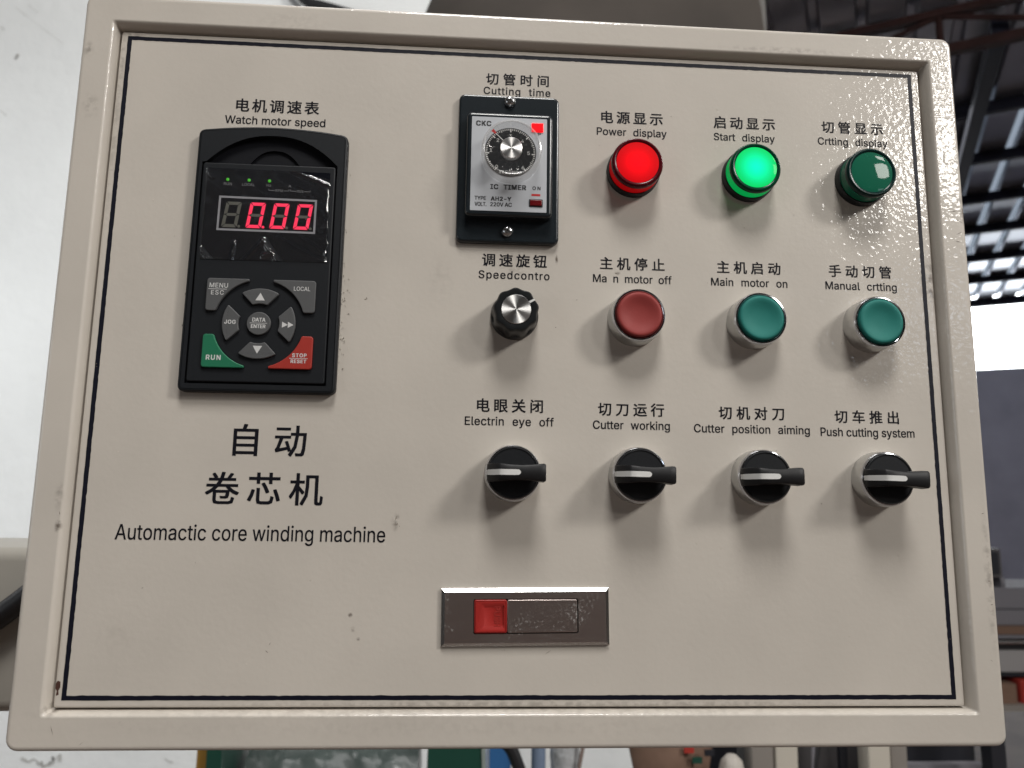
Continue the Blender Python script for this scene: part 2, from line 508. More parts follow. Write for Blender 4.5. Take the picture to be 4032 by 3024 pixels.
[99,396,[207,-8,174,-5,144,3,117,16,93,35,72,58,56,85,44,116,37,150,34,187,37,225,44,260,56,291,72,318,93,341,117,360,144,374,174,382,207,384,260,377,305,356,340,322,362,277,303,262,290,289,270,311,242,325,207,330,184,328,163,321,145,310,130,296,118,278,108,258,102,236,98,212,96,187,98,163,102,139,108,117,118,97,130,80,145,66,163,55,184,49,207,46,243,52,271,66,292,89,304,117,363,102,341,56,306,21,261,-1]],
[100,424,[195,-8,165,-6,137,3,111,16,89,34,70,57,55,84,43,116,36,151,34,189,36,227,43,261,55,293,70,320,89,342,112,361,137,374,165,382,196,384,218,383,237,379,253,373,287,346,306,319,311,319,311,509,372,509,372,0,313,0,313,59,307,59,287,31,252,4,236,-3,217,-7],[205,47,226,49,246,55,263,65,278,78,290,95,299,115,306,138,310,162,312,189,310,216,306,241,300,263,290,282,278,299,263,312,246,322,227,328,205,330,182,328,162,322,145,311,130,298,118,281,108,261,102,239,98,215,96,189,98,163,102,139,109,117,118,97,130,80,145,66,162,55,182,49]],
[101,404,[212,-8,177,-5,145,3,117,16,92,35,72,58,56,85,44,116,37,150,34,187,36,224,44,258,55,290,71,317,91,340,115,359,142,373,172,382,205,384,266,374,285,366,303,355,319,341,334,324,347,305,357,282,365,256,370,227,371,194,371,169,75,169,75,221,338,221,310,202,308,226,304,248,298,269,288,286,277,301,263,314,246,323,227,328,205,330,183,328,164,323,146,313,131,301,119,286,109,270,102,251,97,231,96,211,96,178,98,151,102,127,110,106,121,88,135,73,151,61,169,53,190,48,212,46,254,53,285,73,306,105,365,91,358,72,348,55,335,39,320,26,302,14,283,4,261,-3,237,-7]],
[102,254,[228,379,228,327,6,327,6,379],[81,0,81,432,82,452,87,470,96,486,107,499,120,510,135,519,187,530,222,527,243,521,227,468,215,472,195,474,178,472,164,468,154,460,147,449,143,435,142,419,142,0]],
[103,425,[207,-151,180,-149,156,-146,134,-140,82,-110,51,-69,101,-41,122,-66,154,-88,207,-97,236,-95,261,-87,282,-75,298,-58,308,-34,311,-6,311,68,306,68,287,41,252,16,236,10,217,6,195,5,165,7,138,14,113,27,90,43,71,65,55,90,43,120,36,154,34,191,36,229,43,263,55,293,71,320,90,342,112,361,138,374,166,382,196,384,218,383,237,379,253,373,288,346,308,319,313,319,313,379,372,379,372,-9,370,-40,363,-67,350,-90,334,-109,314,-124,291,-136,265,-144,237,-149],[205,59,227,61,246,66,264,75,278,87,290,103,300,121,307,142,311,166,312,193,311,219,307,242,300,264,291,283,279,299,264,312,247,322,227,328,205,330,182,328,163,322,145,312,130,298,118,282,109,262,102,241,98,218,96,193,98,167,102,144,109,123,118,104,131,88,145,76,163,66,183,61]],
[104,410,[114,227,114,0,53,0,53,509,114,509,114,287,102,287,116,319,132,344,152,362,175,374,200,382,227,384,252,383,275,377,295,369,313,356,328,340,341,321,350,298,355,271,357,240,357,0,296,0,296,235,293,263,286,286,273,304,256,318,235,326,210,329,192,328,176,324,161,317,147,308,136,297,126,283,119,266,115,248]],
[105,167,[53,0,53,379,114,379,114,0],[84,443,73,444,63,448,54,455,47,463,43,472,41,483,43,494,47,504,54,512,63,518,73,522,84,524,95,522,105,518,114,512,121,504,125,494,126,483,125,472,121,463,114,455,105,448,95,444]],
[107,381,[110,137,110,212,121,212,284,379,360,379,184,199,177,199],[53,0,53,509,114,509,114,0],[294,0,148,186,191,229,372,0]],
[108,189,[139,-2,112,0,91,8,74,20,62,37,55,59,53,84,53,509,114,509,114,99,120,62,126,57,135,53,146,52,160,53,170,54,181,3,162,-1]],
[109,610,[53,0,53,379,112,379,112,295,108,295,114,314,122,331,132,346,172,376,219,386,245,383,268,375,287,361,303,342,314,320,321,295,312,295,318,312,326,329,337,343,381,375,437,386,458,385,478,380,497,372,514,361,529,346,541,328,550,307,555,283,557,255,557,0,496,0,496,254,493,279,485,298,473,313,456,323,438,329,419,330,402,329,387,326,374,320,345,290,335,247,335,0,274,0,274,260,272,280,265,297,253,311,238,322,220,328,199,330,158,320,145,312,135,302,126,289,119,274,115,257,114,238,114,0]],
[110,410,[114,227,114,0,53,0,53,379,112,379,112,287,102,287,116,319,132,344,152,362,175,374,200,382,227,384,252,383,275,377,295,369,313,356,328,340,341,321,350,298,355,271,357,240,357,0,296,0,296,235,293,263,286,286,273,304,256,318,235,326,210,329,192,328,176,324,161,317,147,308,136,297,126,283,119,266,115,248]],
[111,415,[207,-8,174,-5,144,3,117,16,93,35,72,58,56,85,44,116,37,150,34,187,37,225,44,260,56,291,72,318,93,341,117,360,144,374,174,382,207,384,241,382,271,374,299,360,323,341,343,318,359,291,371,260,379,225,381,187,379,150,371,116,359,85,343,58,323,35,299,16,271,3,241,-5],[207,46,231,49,252,55,270,66,285,80,298,97,307,117,314,139,318,163,319,187,318,212,314,236,307,258,298,278,285,296,270,310,252,321,231,328,207,330,184,328,163,321,145,310,130,296,118,278,108,258,102,236,98,212,96,187,98,163,102,139,108,117,118,97,130,80,145,66,163,55,184,49]],
[112,424,[53,-143,53,379,112,379,112,319,118,319,137,346,171,373,188,379,207,383,229,384,259,382,287,374,313,361,335,342,354,320,370,293,381,261,388,227,390,189,388,151,381,116,370,84,355,57,336,34,313,16,288,3,260,-6,229,-8,208,-7,189,-3,173,4,138,31,118,59,114,59,114,-143],[220,47,242,49,262,55,279,66,294,80,306,97,316,117,323,139,327,163,328,189,327,215,323,239,316,261,307,281,295,298,280,311,262,322,243,328,220,330,198,328,178,322,161,312,147,299,134,282,125,263,118,241,114,216,113,189,114,162,118,138,125,115,135,95,147,78,162,65,179,55,198,49]],
[114,259,[53,0,53,379,112,379,112,321,115,321,124,339,137,354,152,367,171,377,191,383,213,385,229,384,243,384,243,322,230,324,207,326,190,324,174,321,159,315,146,306,135,296,126,284,119,269,115,254,114,237,114,0]],
[115,365,[182,-8,157,-7,133,-3,112,3,93,12,76,24,62,38,50,54,41,73,36,94,94,107,101,87,111,72,124,60,141,52,160,47,181,45,206,47,227,53,244,62,258,74,265,88,268,103,266,115,262,126,254,136,243,144,229,150,212,155,149,170,118,180,92,192,72,208,58,227,50,249,47,274,49,295,55,314,65,332,79,347,95,360,115,370,137,378,161,383,187,384,212,383,234,379,254,372,271,363,286,352,299,339,324,290,268,277,262,291,254,304,243,316,228,325,210,331,187,333,166,331,147,326,131,317,119,305,111,292,109,277,110,264,115,253,124,243,172,223,229,209,261,200,287,187,306,171,320,153,328,131,331,107,329,85,323,65,312,47,298,31,281,18,260,6,236,-2,210,-7]],
[116,227,[204,379,204,327,6,327,6,379],[65,471,126,471,126,98,127,83,130,70,136,61,144,55,156,51,170,50,185,51,202,54,213,2,192,-3,168,-4,138,-1,113,7,92,21,77,41,68,64,65,93]],
[117,410,[182,-5,158,-3,135,2,115,11,97,23,82,39,69,59,60,82,54,109,53,139,53,379,114,379,114,144,116,117,124,94,137,75,154,61,175,53,200,50,218,51,234,55,249,62,263,71,274,83,283,97,290,113,295,132,296,153,296,379,357,379,357,0,298,0,298,92,307,92,294,60,277,35,257,17,234,5,209,-3]],
[119,567,[138,0,23,379,87,379,133,214,154,137,175,41,165,41,186,135,206,214,252,379,316,379,362,214,382,136,402,41,391,41,413,135,434,214,480,379,545,379,429,0,368,0,319,172,305,225,291,280,277,338,291,338,277,280,263,225,248,172,199,0]],
[121,389,[47,-139,61,-86,71,-87,104,-89,130,-74,151,-36,163,-1,17,379,84,379,165,155,187,87,206,21,184,21,202,87,224,155,305,379,371,379,204,-58,177,-107,139,-136,91,-145,65,-143]],
[122,380,[42,0,42,46,254,320,254,323,48,323,48,379,333,379,333,331,126,60,126,56,339,56,339,0]],
[20027,350,[131,278,191,224,36,224,36,199,161,199,161,121,52,121,52,96,161,96,161,9,20,9,20,-16,332,-16,332,9,189,9,189,96,300,96,300,121,189,121,189,199,314,199,314,224,200,224,217,236,152,293]],
[20572,350,[164,202,278,202,278,173,164,173],[139,221,139,154,304,154,304,221],[108,132,108,75,131,75,131,110,309,110,309,75,333,75,333,132],[197,289,211,263,114,263,114,240,333,240,333,263,239,263,221,296],[139,84,139,63,208,63,208,2,201,-4,155,-4,164,-27,220,-23,231,-15,234,1,234,63,301,63,301,84],[92,293,57,217,11,154,26,128,56,166,56,-28,80,-28,80,206,116,286]],
[20851,350,[78,280,113,220,45,220,45,193,161,193,161,151,161,131,24,131,24,105,155,105,117,48,17,-5,36,-28,136,25,180,85,237,16,318,-26,336,0,253,39,198,105,327,105,327,131,190,131,191,150,191,193,308,193,308,220,239,220,277,283,249,293,210,220,114,220,137,232,100,291]],
[20986,350,[36,119,36,-7,285,-7,285,-27,313,-27,313,119,285,119,285,19,189,19,189,141,299,141,299,263,271,263,271,167,189,167,189,294,160,294,160,167,80,167,80,262,53,262,53,141,160,141,160,19,65,19,65,119]],
[20992,350,[30,257,30,230,137,230,131,165,115,99,79,39,15,-7,35,-29,102,21,141,86,159,158,166,230,289,230,281,68,266,8,250,2,191,5,201,-23,260,-24,277,-20,291,-8,308,59,317,241,318,257]],
[20999,350,[147,263,147,238,203,238,200,164,188,96,160,37,109,-7,128,-28,182,21,212,84,226,158,230,238,302,238,294,69,281,8,268,2,221,4,229,-23,278,-23,293,-19,306,-8,321,60,329,249,329,263],[53,23,154,74,150,97,81,68,81,174,152,189,147,213,81,199,81,280,56,280,56,194,10,184,14,160,56,169,56,72,50,56,40,47]],
[21160,350,[31,265,31,242,167,242,167,265],[229,288,228,213,178,213,178,188,227,188,210,76,160,-9,181,-28,234,66,252,188,305,188,298,55,287,7,273,1,228,4,236,-22,284,-23,298,-19,310,-9,323,47,331,200,331,213,254,213,255,288],[31,15,32,16,32,15,150,46,156,22,179,30,144,128,122,122,142,68,59,50,95,158,173,158,173,182,19,182,19,158,68,158,39,64,23,40]],
[21367,350,[105,113,98,113,133,150,213,150,246,113],[256,285,224,234,181,234,196,292,169,295,153,234,109,234,125,244,94,286,74,275,102,234,43,234,43,211,143,211,119,173,22,173,22,150,99,150,60,117,12,90,28,69,90,106,90,15,102,-16,147,-23,245,-23,284,-12,297,34,273,44,266,8,244,0,148,0,121,3,115,16,115,90,221,90,213,54,201,52,160,53,167,33,213,32,235,40,243,60,248,103,248,111,284,86,324,68,341,90,287,114,243,150,329,150,329,173,151,173,172,211,305,211,305,234,250,234,280,277]],
[21551,350,[97,109,97,-26,122,-26,122,-4,284,-4,284,-26,311,-26,311,109],[122,20,122,84,284,84,284,20],[153,287,173,244,54,244,54,160,47,74,13,-11,34,-29,71,57,81,146,304,146,304,244,189,244,201,248,178,294],[81,220,278,220,278,171,81,171]],
[23545,350,[176,138,199,97,214,59,237,70,221,108,197,148],[32,159,96,93,60,35,16,-6,34,-27,79,14,115,71,152,17,173,36,127,98,148,165,161,243,144,248,139,247,25,247,25,222,132,222,107,120,50,175],[268,294,268,210,169,210,169,185,268,185,268,8,266,1,259,-1,212,0,221,-28,279,-22,290,-12,294,8,294,185,336,185,336,210,294,210,294,294]],
[25163,350,[18,113,18,87,162,87,162,9,160,1,151,-1,86,-1,97,-27,171,-22,185,-12,189,9,189,87,334,87,334,113,189,113,189,169,314,169,314,195,189,195,189,252,299,272,279,294,171,274,41,264,47,241,162,249,162,195,41,195,41,169,162,169,162,113]],
[25512,350,[224,283,249,231,179,231,201,286,176,292,145,217,103,157,120,140,85,130,85,200,124,200,124,224,85,224,85,294,59,294,59,224,14,224,14,200,59,200,59,122,11,107,18,82,59,95,59,4,53,-2,20,-2,28,-27,72,-22,82,-13,85,4,85,104,125,117,121,139,122,138,151,178,151,-28,176,-28,176,-4,334,-4,334,21,260,21,260,68,321,68,321,92,260,92,260,138,322,138,322,161,260,161,260,207,327,207,327,231,253,231,273,240,247,291],[176,138,235,138,235,92,176,92],[176,161,176,207,235,207,235,161],[176,68,235,68,235,21,176,21]],
[26059,350,[59,285,84,237,15,237,15,212,53,212,46,81,9,-10,29,-28,64,44,76,142,117,142,113,39,106,2,96,-2,65,-1,71,-25,107,-25,127,-13,137,31,141,154,141,166,77,166,78,212,155,212,155,237,91,237,110,244,83,292],[177,130,169,50,140,-10,157,-27,177,1,189,36,229,-10,285,-21,331,-21,339,3,286,3,255,6,255,79,322,79,322,102,255,102,255,164,301,164,286,128,306,120,333,182,316,188,312,187,173,187,195,225,335,225,335,249,206,249,219,289,193,294,173,237,142,192,164,175,171,183,171,164,231,164,231,16,211,39,196,76,200,130]],
[26102,350,[166,158,220,73,243,86,188,170],[113,141,113,61,54,61,54,141],[113,164,54,164,54,241,113,241],[28,265,28,9,54,9,54,37,138,37,138,265],[268,292,268,224,154,224,154,198,268,198,268,12,265,4,258,2,197,2,207,-25,277,-20,290,-10,294,12,294,198,337,198,337,224,294,224,294,292]],
[26174,350,[85,200,265,200,265,163,85,163],[85,256,265,256,265,220,85,220],[60,277,60,142,292,142,292,277],[287,116,239,44,259,34,310,105],[43,104,83,33,104,43,64,113],[200,128,200,14,148,14,148,128,123,128,123,14,14,14,14,-12,336,-12,336,14,225,14,225,128]],
[26426,350,[174,274,174,162,166,73,122,-11,142,-28,190,64,200,162,200,249,266,249,266,24,268,-6,274,-18,294,-25,312,-25,330,-20,340,0,343,55,323,66,321,16,318,2,311,0,300,0,294,2,292,22,292,274],[76,294,76,219,18,219,18,194,73,194,46,120,10,61,23,37,52,84,76,142,76,-28,102,-28,102,133,139,82,155,104,102,162,102,194,154,194,154,219,102,219,102,294]],
[27490,350,[66,217,66,15,17,15,17,-11,332,-11,332,15,202,15,202,151,317,151,317,177,202,177,202,293,175,293,175,15,93,15,93,217]],
[28304,350,[188,143,295,143,295,112,188,112],[188,192,295,192,295,162,188,162],[177,72,158,37,135,7,156,-7,200,65],[276,66,314,-4,339,7,299,75],[30,272,89,232,105,253,46,290],[13,178,72,140,88,161,28,196],[21,-8,44,-23,95,90,74,105],[118,277,118,181,111,84,75,-13,97,-27,136,76,144,181,144,253,333,253,333,277],[228,248,217,213,164,213,164,91,227,91,227,0,222,-6,185,-5,193,-28,241,-24,250,-16,252,-1,252,91,320,91,320,213,243,213,257,242]],
[30005,350,[158,143,158,92,71,92,71,143],[186,143,276,143,276,92,186,92],[158,167,71,167,71,217,158,217],[186,167,186,217,276,217,276,167],[44,243,44,45,71,45,71,67,158,67,158,30,169,-12,209,-22,286,-22,324,-6,337,50,311,62,304,16,285,5,211,5,190,9,186,29,186,67,303,67,303,243,186,243,186,293,158,293,158,243]],
[30524,350,[287,191,287,148,179,148,179,191],[287,213,179,213,179,256,287,256],[152,-28,242,0,241,24,179,9,179,125,216,125,254,34,319,-26,338,-3,300,20,271,53,332,95,315,113,259,72,239,125,313,125,313,279,153,279,153,19,148,2,140,-6],[100,177,100,127,49,127,49,177],[100,200,49,200,49,249,100,249],[100,104,100,53,49,53,49,104],[26,272,26,-1,49,-1,49,30,123,30,123,272]],
[31034,350,[82,123,52,66,12,20,36,4,77,54,109,116],[239,112,276,56,301,4,327,15,301,68,264,122],[52,268,52,242,299,242,299,268],[21,183,21,157,161,157,161,7,160,1,153,-1,99,0,109,-28,173,-23,186,-13,190,6,190,157,329,157,329,183]],
[31649,350,[74,153,74,-28,100,-28,100,-16,270,-16,270,-28,296,-28,296,59,100,59,100,83,277,83,277,153],[270,4,100,4,100,38,270,38],[154,218,165,196,35,196,35,138,61,138,61,175,294,175,294,138,320,138,320,196,192,196,178,223],[100,133,252,133,252,103,100,103],[58,296,41,252,15,216,38,203,66,246,90,246,109,207,131,215,116,246,169,246,169,265,75,265,84,291],[207,295,193,258,172,228,194,216,214,246,239,246,264,206,286,216,266,246,329,246,329,265,223,265,232,290]],
[33258,350,[84,144,271,144,271,92,84,92],[84,169,84,221,271,221,271,169],[84,68,271,68,271,16,84,16],[159,295,146,246,57,246,57,-28,84,-28,84,-9,271,-9,271,-27,299,-27,299,246,172,246,190,291]],
[33455,350,[102,139,102,20,112,-13,151,-21,223,-21,258,-7,270,48,245,58,239,14,221,5,152,5,133,7,128,20,128,139],[269,120,292,62,307,9,334,18,318,70,293,128],[54,125,38,70,13,20,38,7,62,60,78,118],[150,183,179,134,198,89,223,101,202,146,173,194],[223,294,223,249,126,249,126,294,100,294,100,249,22,249,22,223,100,223,100,185,126,185,126,223,223,223,223,184,249,184,249,223,328,223,328,249,249,249,249,294]],
[34892,350,[152,273,152,248,325,248,325,273],[93,294,57,254,12,218,28,197,76,237,119,284],[137,176,137,151,255,151,255,6,253,0,246,-2,191,-1,200,-27,266,-23,278,-13,282,6,282,151,334,151,334,176],[107,219,63,161,9,113,27,91,67,127,67,-29,93,-29,93,156,132,210]],
[34920,350,[88,-28,207,13,203,36,117,11,117,88,172,135,230,41,321,-16,339,7,290,27,250,57,318,106,296,121,235,72,214,102,198,135,327,135,327,158,188,158,188,189,300,189,300,210,188,210,188,240,316,240,316,263,188,263,188,294,161,294,161,263,37,263,37,240,161,240,161,210,55,210,55,189,161,189,161,158,23,158,23,135,139,135,80,94,13,64,30,43,90,71,90,19,86,4,77,-4]],
[35843,350,[37,270,90,215,108,234,54,286],[15,184,15,159,64,159,64,37,57,14,45,0,61,-18,121,32,99,-14,118,-28,151,58,158,148,158,255,300,255,300,4,293,-3,253,-3,262,-27,311,-23,321,-13,324,4,324,278,134,278,134,148,132,95,123,40,116,57,90,38,90,184],[217,244,217,215,179,215,179,195,217,195,217,159,172,159,172,139,286,139,286,159,238,159,238,195,278,195,278,215,238,215,238,244],[179,110,179,12,200,12,200,28,273,28,273,110],[200,91,253,91,253,48,200,48]],
[36710,350,[59,112,97,118,178,118,178,64,21,64,21,39,178,39,178,-28,205,-28,205,39,330,39,330,64,205,64,205,118,300,118,300,143,205,143,205,196,178,196,178,143,88,143,132,218,324,218,324,243,144,243,164,288,134,296,113,243,27,243,27,218,101,218,74,167,60,148,49,139]],
[36816,350,[133,272,133,247,310,247,310,272],[24,258,86,211,104,230,41,275],[131,42,289,59,303,33,326,45,263,151,241,141,276,82,161,73,212,167,334,167,334,192,110,192,110,167,181,167,141,89,122,68],[88,172,15,172,15,147,63,147,63,35,39,20,13,-5,32,-29,57,1,78,15,93,8,112,-6,154,-21,209,-25,331,-21,339,7,210,1,158,4,118,18,88,37]],
[36895,350,[24,266,78,206,99,221,44,280],[93,169,17,169,17,145,68,145,68,35,42,21,15,-3,31,-25,58,3,81,15,114,-4,156,-18,210,-21,329,-18,337,8,211,2,160,5,120,18,93,34],[150,185,206,185,206,140,150,140],[231,185,290,185,290,140,231,140],[206,294,206,258,111,258,111,235,206,235,206,206,125,206,125,119,194,119,155,77,107,47,124,27,168,58,206,99,206,17,231,17,231,98,308,33,325,51,239,119,315,119,315,206,231,206,231,235,331,235,331,258,231,258,231,294]],
[38062,350,[294,252,287,154,227,154,237,252],[127,8,127,-18,336,-18,336,8,299,8,321,276,305,276,150,277,150,252,211,252,201,154,152,154,152,129,198,129,181,8],[285,129,273,8,208,8,224,129],[56,294,36,243,9,202,23,177,56,229,141,229,141,254,68,254,79,287],[17,120,17,97,69,97,69,26,62,5,51,-8,64,-26,140,25,134,47,93,23,93,97,143,97,143,120,93,120,93,168,133,168,133,192,35,192,35,168,69,168,69,120]],
[38381,350,[31,215,31,-28,57,-28,57,215],[36,278,80,225,102,240,57,290],[197,226,197,179,85,179,85,154,182,154,134,99,69,55,87,37,149,79,197,132,197,36,190,28,144,29,152,4,209,8,221,17,224,35,224,154,273,154,273,179,224,179,224,226],[124,275,124,250,294,250,294,5,287,-1,250,-1,258,-26,307,-21,317,-12,320,5,320,275]],
[38388,350,[32,215,32,-28,59,-28,59,215],[37,277,79,225,101,239,57,290],[133,103,217,103,217,56,133,56],[133,172,217,172,217,125,133,125],[109,194,109,34,242,34,242,194],[123,275,123,250,293,250,293,4,287,-2,253,-2,262,-26,307,-22,317,-13,320,4,320,275]],
]
GLYPHS = {}
for row in GLYPH_DATA:
    GLYPHS[chr(row[0])] = (row[1] / 1000, [[(q[i] / 1000, q[i + 1] / 1000) for i in range(0, len(q), 2)] for q in row[2:]])


FILLED = {}


def filled(ch):
    """Triangles of one character (non-zero winding fill, so overlapping strokes merge)."""
    if ch in FILLED:
        return FILLED[ch]
    loops = GLYPHS[ch][1]
    verts, edges = [], []
    for lp in loops:
        k = len(verts)
        verts += [Vector(p) for p in lp]
        edges += [(k + i, k + (i + 1) % len(lp)) for i in range(len(lp))]
    if not verts:
        FILLED[ch] = ([], [])
        return FILLED[ch]
    ov, _, of, _, _, _ = delaunay_2d_cdt(verts, edges, [], 0, 1e-5)
    tris = []
    for f in of:
        c = sum((ov[i] for i in f), Vector((0, 0))) / len(f)
        w = 0
        for lp in loops:
            for (ax, az), (bx, bz) in zip(lp, lp[1:] + lp[:1]):
                side = (bx - ax) * (c.y - az) - (c.x - ax) * (bz - az)
                if az <= c.y < bz and side > 0:
                    w += 1
                elif bz <= c.y < az and side < 0:
                    w -= 1
        if w:
            tris.append(list(f))
    FILLED[ch] = ([(p.x, p.y) for p in ov], tris)
    return FILLED[ch]


def text(mb, s, x0, x1, zb, h, m, y, face='r', cjk=False):
    """Write s so that its ink runs from x0 to x1 on the base line zb; h = height of the capitals (of the ink for cjk)."""
    gl = [GLYPHS[c] for c in s]
    tops = [p[1] for g in gl for lp in g[1] for p in lp]
    if cjk:
        zmin, zmax = min(tops), max(tops)
    else:
        zmin, zmax = 0.0, max(p[1] for lp in gl[0][1] for p in lp)
    sz = h / (zmax - zmin)
    pos, x = [], 0.0
    for a, _ in gl:
        pos.append(x)
        x += a
    lo = pos[0] + min((p[0] for lp in gl[0][1] for p in lp))
    hi = pos[-1] + max((p[0] for lp in gl[-1][1] for p in lp))
    nat = hi - lo
    sx = sz
    extra = 0.0
    want = x1 - x0
    gaps = s.count(' ')
    wide = 0.0
    if nat * sz * 0.96 > want or len(s) == 1:
        sx = want / nat
    elif cjk:
        extra = (want - nat * sx) / (len(s) - 1)
    else:
        sx = sz * 0.96
        rest = want - nat * sx
        if gaps:
            wide = min(rest / gaps, 0.26 * sz)
            rest -= wide * gaps
        extra = rest / (len(s) - 1)
    off = sz * {'b': 0.026, 'n': 0.0095, 'm': 0.0065, 't': 0.0045, 'x': 0.042}.get(face, 0.0)     # heavier strokes: the outline is printed again, slightly shifted
    shifts = [(0, 0)] if off == 0 else [(-off, -off * 0.6), (off, -off * 0.6), (-off, off * 0.6), (off, off * 0.6)]
    for i, (a, loops) in enumerate(gl):
        ox = x0 + (pos[i] - lo) * sx + extra * i + wide * s[:i].count(' ')
        pts, tris = filled(s[i])
        mm = mb.mi(m)
        for j, (dx, dz) in enumerate(shifts):
            k = len(mb.v)
            mb.v += [(ox + px * sx + dx, y - 0.0015 * j, zb + (pz - zmin) * sz + dz) for px, pz in pts]
            for t in tris:
                mb.f.append([k + q for q in t])
                mb.m.append(mm)

# ------------------------------------------------------------------ colours used on the cabinet
DOOR_SPOTS = [(0.452, 0.222, 0.010, 0.020, 0.75), (0.449, 0.290, 0.010, 0.003, 0.6), (0.022, 0.030, 0.012, 0.012, 0.08), (0.136, 0.0405, 0.0016, 0.0016, 0.9), (0.1375, 0.0335, 0.0020, 0.0018, 0.9), (0.1405, 0.0290, 0.0015, 0.0012, 0.8),
              (0.2165, 0.2215, 0.006, 0.006, 0.35), (0.2725, 0.2225, 0.0022, 0.0016, 0.8), (0.2390, 0.229, 0.0012, 0.004, 0.9),
              (0.002, 0.351, 0.012, 0.003, 0.6), (-0.002, 0.330, 0.0025, 0.030, 0.35), (-0.002, 0.30, 0.003, 0.10, 0.22),
              (0.1570, 0.0865, 0.003, 0.006, 0.8), (0.24, -0.002, 0.26, 0.002, 0.35), (0.42, 0.353, 0.03, 0.002, 0.7),
              (0.2165, 0.232, 0.004, 0.006, 0.3), (0.455, 0.075, 0.004, 0.012, 0.5), (0.176, 0.216, 0.010, 0.020, 0.10)]
FRAME_SPOTS = [(-0.0185, 0.338, 0.004, 0.006, 0.45), (-0.014, 0.305, 0.006, 0.010, 0.3), (-0.008, 0.083, 0.0022, 0.006, 0.8),
               (-0.009, 0.098, 0.003, 0.010, 0.35), (-0.004, -0.004, 0.005, 0.004, 0.8), (0.18, -0.012, 0.30, 0.006, 0.07),
               (0.470, 0.265, 0.004, 0.010, 0.7), (0.468, 0.06, 0.003, 0.05, 0.4), (0.37, 0.358, 0.05, 0.003, 0.3),
               (0.2, -0.0055, 0.3, 0.003, 0.2), (0.09, 0.36, 0.03, 0.01, 0.12)]
M_DOOR = paint_material('door_paint', DOOR_SPOTS)
M_FRAME = paint_material('frame_paint', FRAME_SPOTS)
M_INK = mat('black_ink', (0.004, 0.004, 0.008), rough=0.6, spec=0.2)
M_LINE = mat('navy_line', (0.004, 0.0045, 0.012), rough=0.5, spec=0.25)
M_CHIP = mat('bare_chip', (0.06, 0.022, 0.014), rough=0.7)
M_FLAKE = mat('paint_flake', (0.60, 0.55, 0.46), rough=0.5)
M_SCUFF = mat('scuff', (0.16, 0.13, 0.10), rough=0.7)
M_GAP = mat('gap_dark', (0.03, 0.027, 0.024), rough=0.8)
M_KNOB = mat('knob_black', (0.007, 0.008, 0.009), rough=0.36, spec=0.4)
M_BLACK = mat('black_plastic', (0.010, 0.011, 0.013), rough=0.48, spec=0.35, noise=(900, 0.15))
M_BLACKGLOSS = mat('black_gloss_plastic', (0.013, 0.018, 0.022), rough=0.26, coat=0.3, coat_rough=0.12)
M_KEYPAD = mat('keypad_plastic', (0.010, 0.0115, 0.014), rough=0.5, spec=0.3, bump=(2500, 0.00003))
M_DIP = mat('keypad_recess', (0.004, 0.0045, 0.007), rough=0.6, spec=0.2)
M_KEYGREY = mat('grey_key_rubber', (0.085, 0.087, 0.089), rough=0.55)
M_KEYGREEN = mat('green_key_rubber', (0.010, 0.155, 0.075), rough=0.5)
M_KEYRED = mat('red_key_rubber', (0.36, 0.028, 0.018), rough=0.5)
M_PRINT = mat('grey_white_print', (0.62, 0.62, 0.61), rough=0.5)
M_DIMPRINT = mat('dim_print', (0.22, 0.22, 0.23), rough=0.5)
M_WINDOW = mat('dark_window', (0.006, 0.007, 0.010), rough=0.12)
M_LEDFRAME = mat('led_frame_line', (0.30, 0.30, 0.32), rough=0.5)
M_SEGOFF = mat('segment_off', (0.105, 0.105, 0.088), rough=0.5)
M_SEGON = mat('segment_on', (0.3, 0.01, 0.03), rough=0.5, emit=(1.0, 0.030, 0.095), emit_strength=0.95)
M_LEDGREEN = mat('led_green', (0.02, 0.2, 0.01), rough=0.3, emit=(0.06, 0.42, 0.02), emit_strength=0.8)
M_CHROME = mat('chrome', (0.52, 0.53, 0.56), rough=0.10, metal=1.0)
M_SATIN = mat('satin_zinc', (0.60, 0.60, 0.59), rough=0.34, metal=1.0)
M_BRUSH = mat('brushed_aluminium', (0.90, 0.89, 0.87), rough=0.36, metal=1.0, aniso=0.92)
M_SCREW = mat('screw_steel', (0.55, 0.56, 0.57), rough=0.25, metal=1.0)
M_CAPRED = mat('red_button_cap', (0.285, 0.040, 0.036), rough=0.55, spec=0.3)
M_CAPGREEN = mat('green_button_cap', (0.018, 0.190, 0.162), rough=0.6, spec=0.25)
M_WHITE = mat('white_mark', (0.72, 0.72, 0.70), rough=0.5)
M_HANDLE = mat('black_handle', (0.012, 0.012, 0.013), rough=0.5, spec=0.3)
M_FACE = mat('silver_faceplate', (0.55, 0.57, 0.60), rough=0.38, metal=0.25)
M_FACEINK = mat('face_ink', (0.02, 0.02, 0.022), rough=0.5)
M_DIALBLACK = mat('timer_dial_black', (0.010, 0.011, 0.013), rough=0.35)
M_TICK = mat('dial_print', (0.75, 0.75, 0.73), rough=0.5)
M_REDMARK = mat('red_pointer', (0.55, 0.03, 0.03), rough=0.4)
M_LEDRED = mat('led_red_on', (0.4, 0.0, 0.0), rough=0.25, emit=(1.0, 0.005, 0.01), emit_strength=1.4)
M_LEDREDOFF = mat('led_red_off', (0.13, 0.006, 0.008), rough=0.2)
M_CLEAR = clear_material('clear_knob', gloss=0.025, rough=0.06, haze=0.004)
M_CLEARSIDE = clear_material('clear_knob_side', gloss=0.10, rough=0.15, haze=0.22)
M_FILM = clear_material('clear_film', gloss=0.11, rough=0.10, haze=0.010)
M_LATCH = mat('latch_zinc', (0.55, 0.465, 0.435), rough=0.36, metal=1.0)
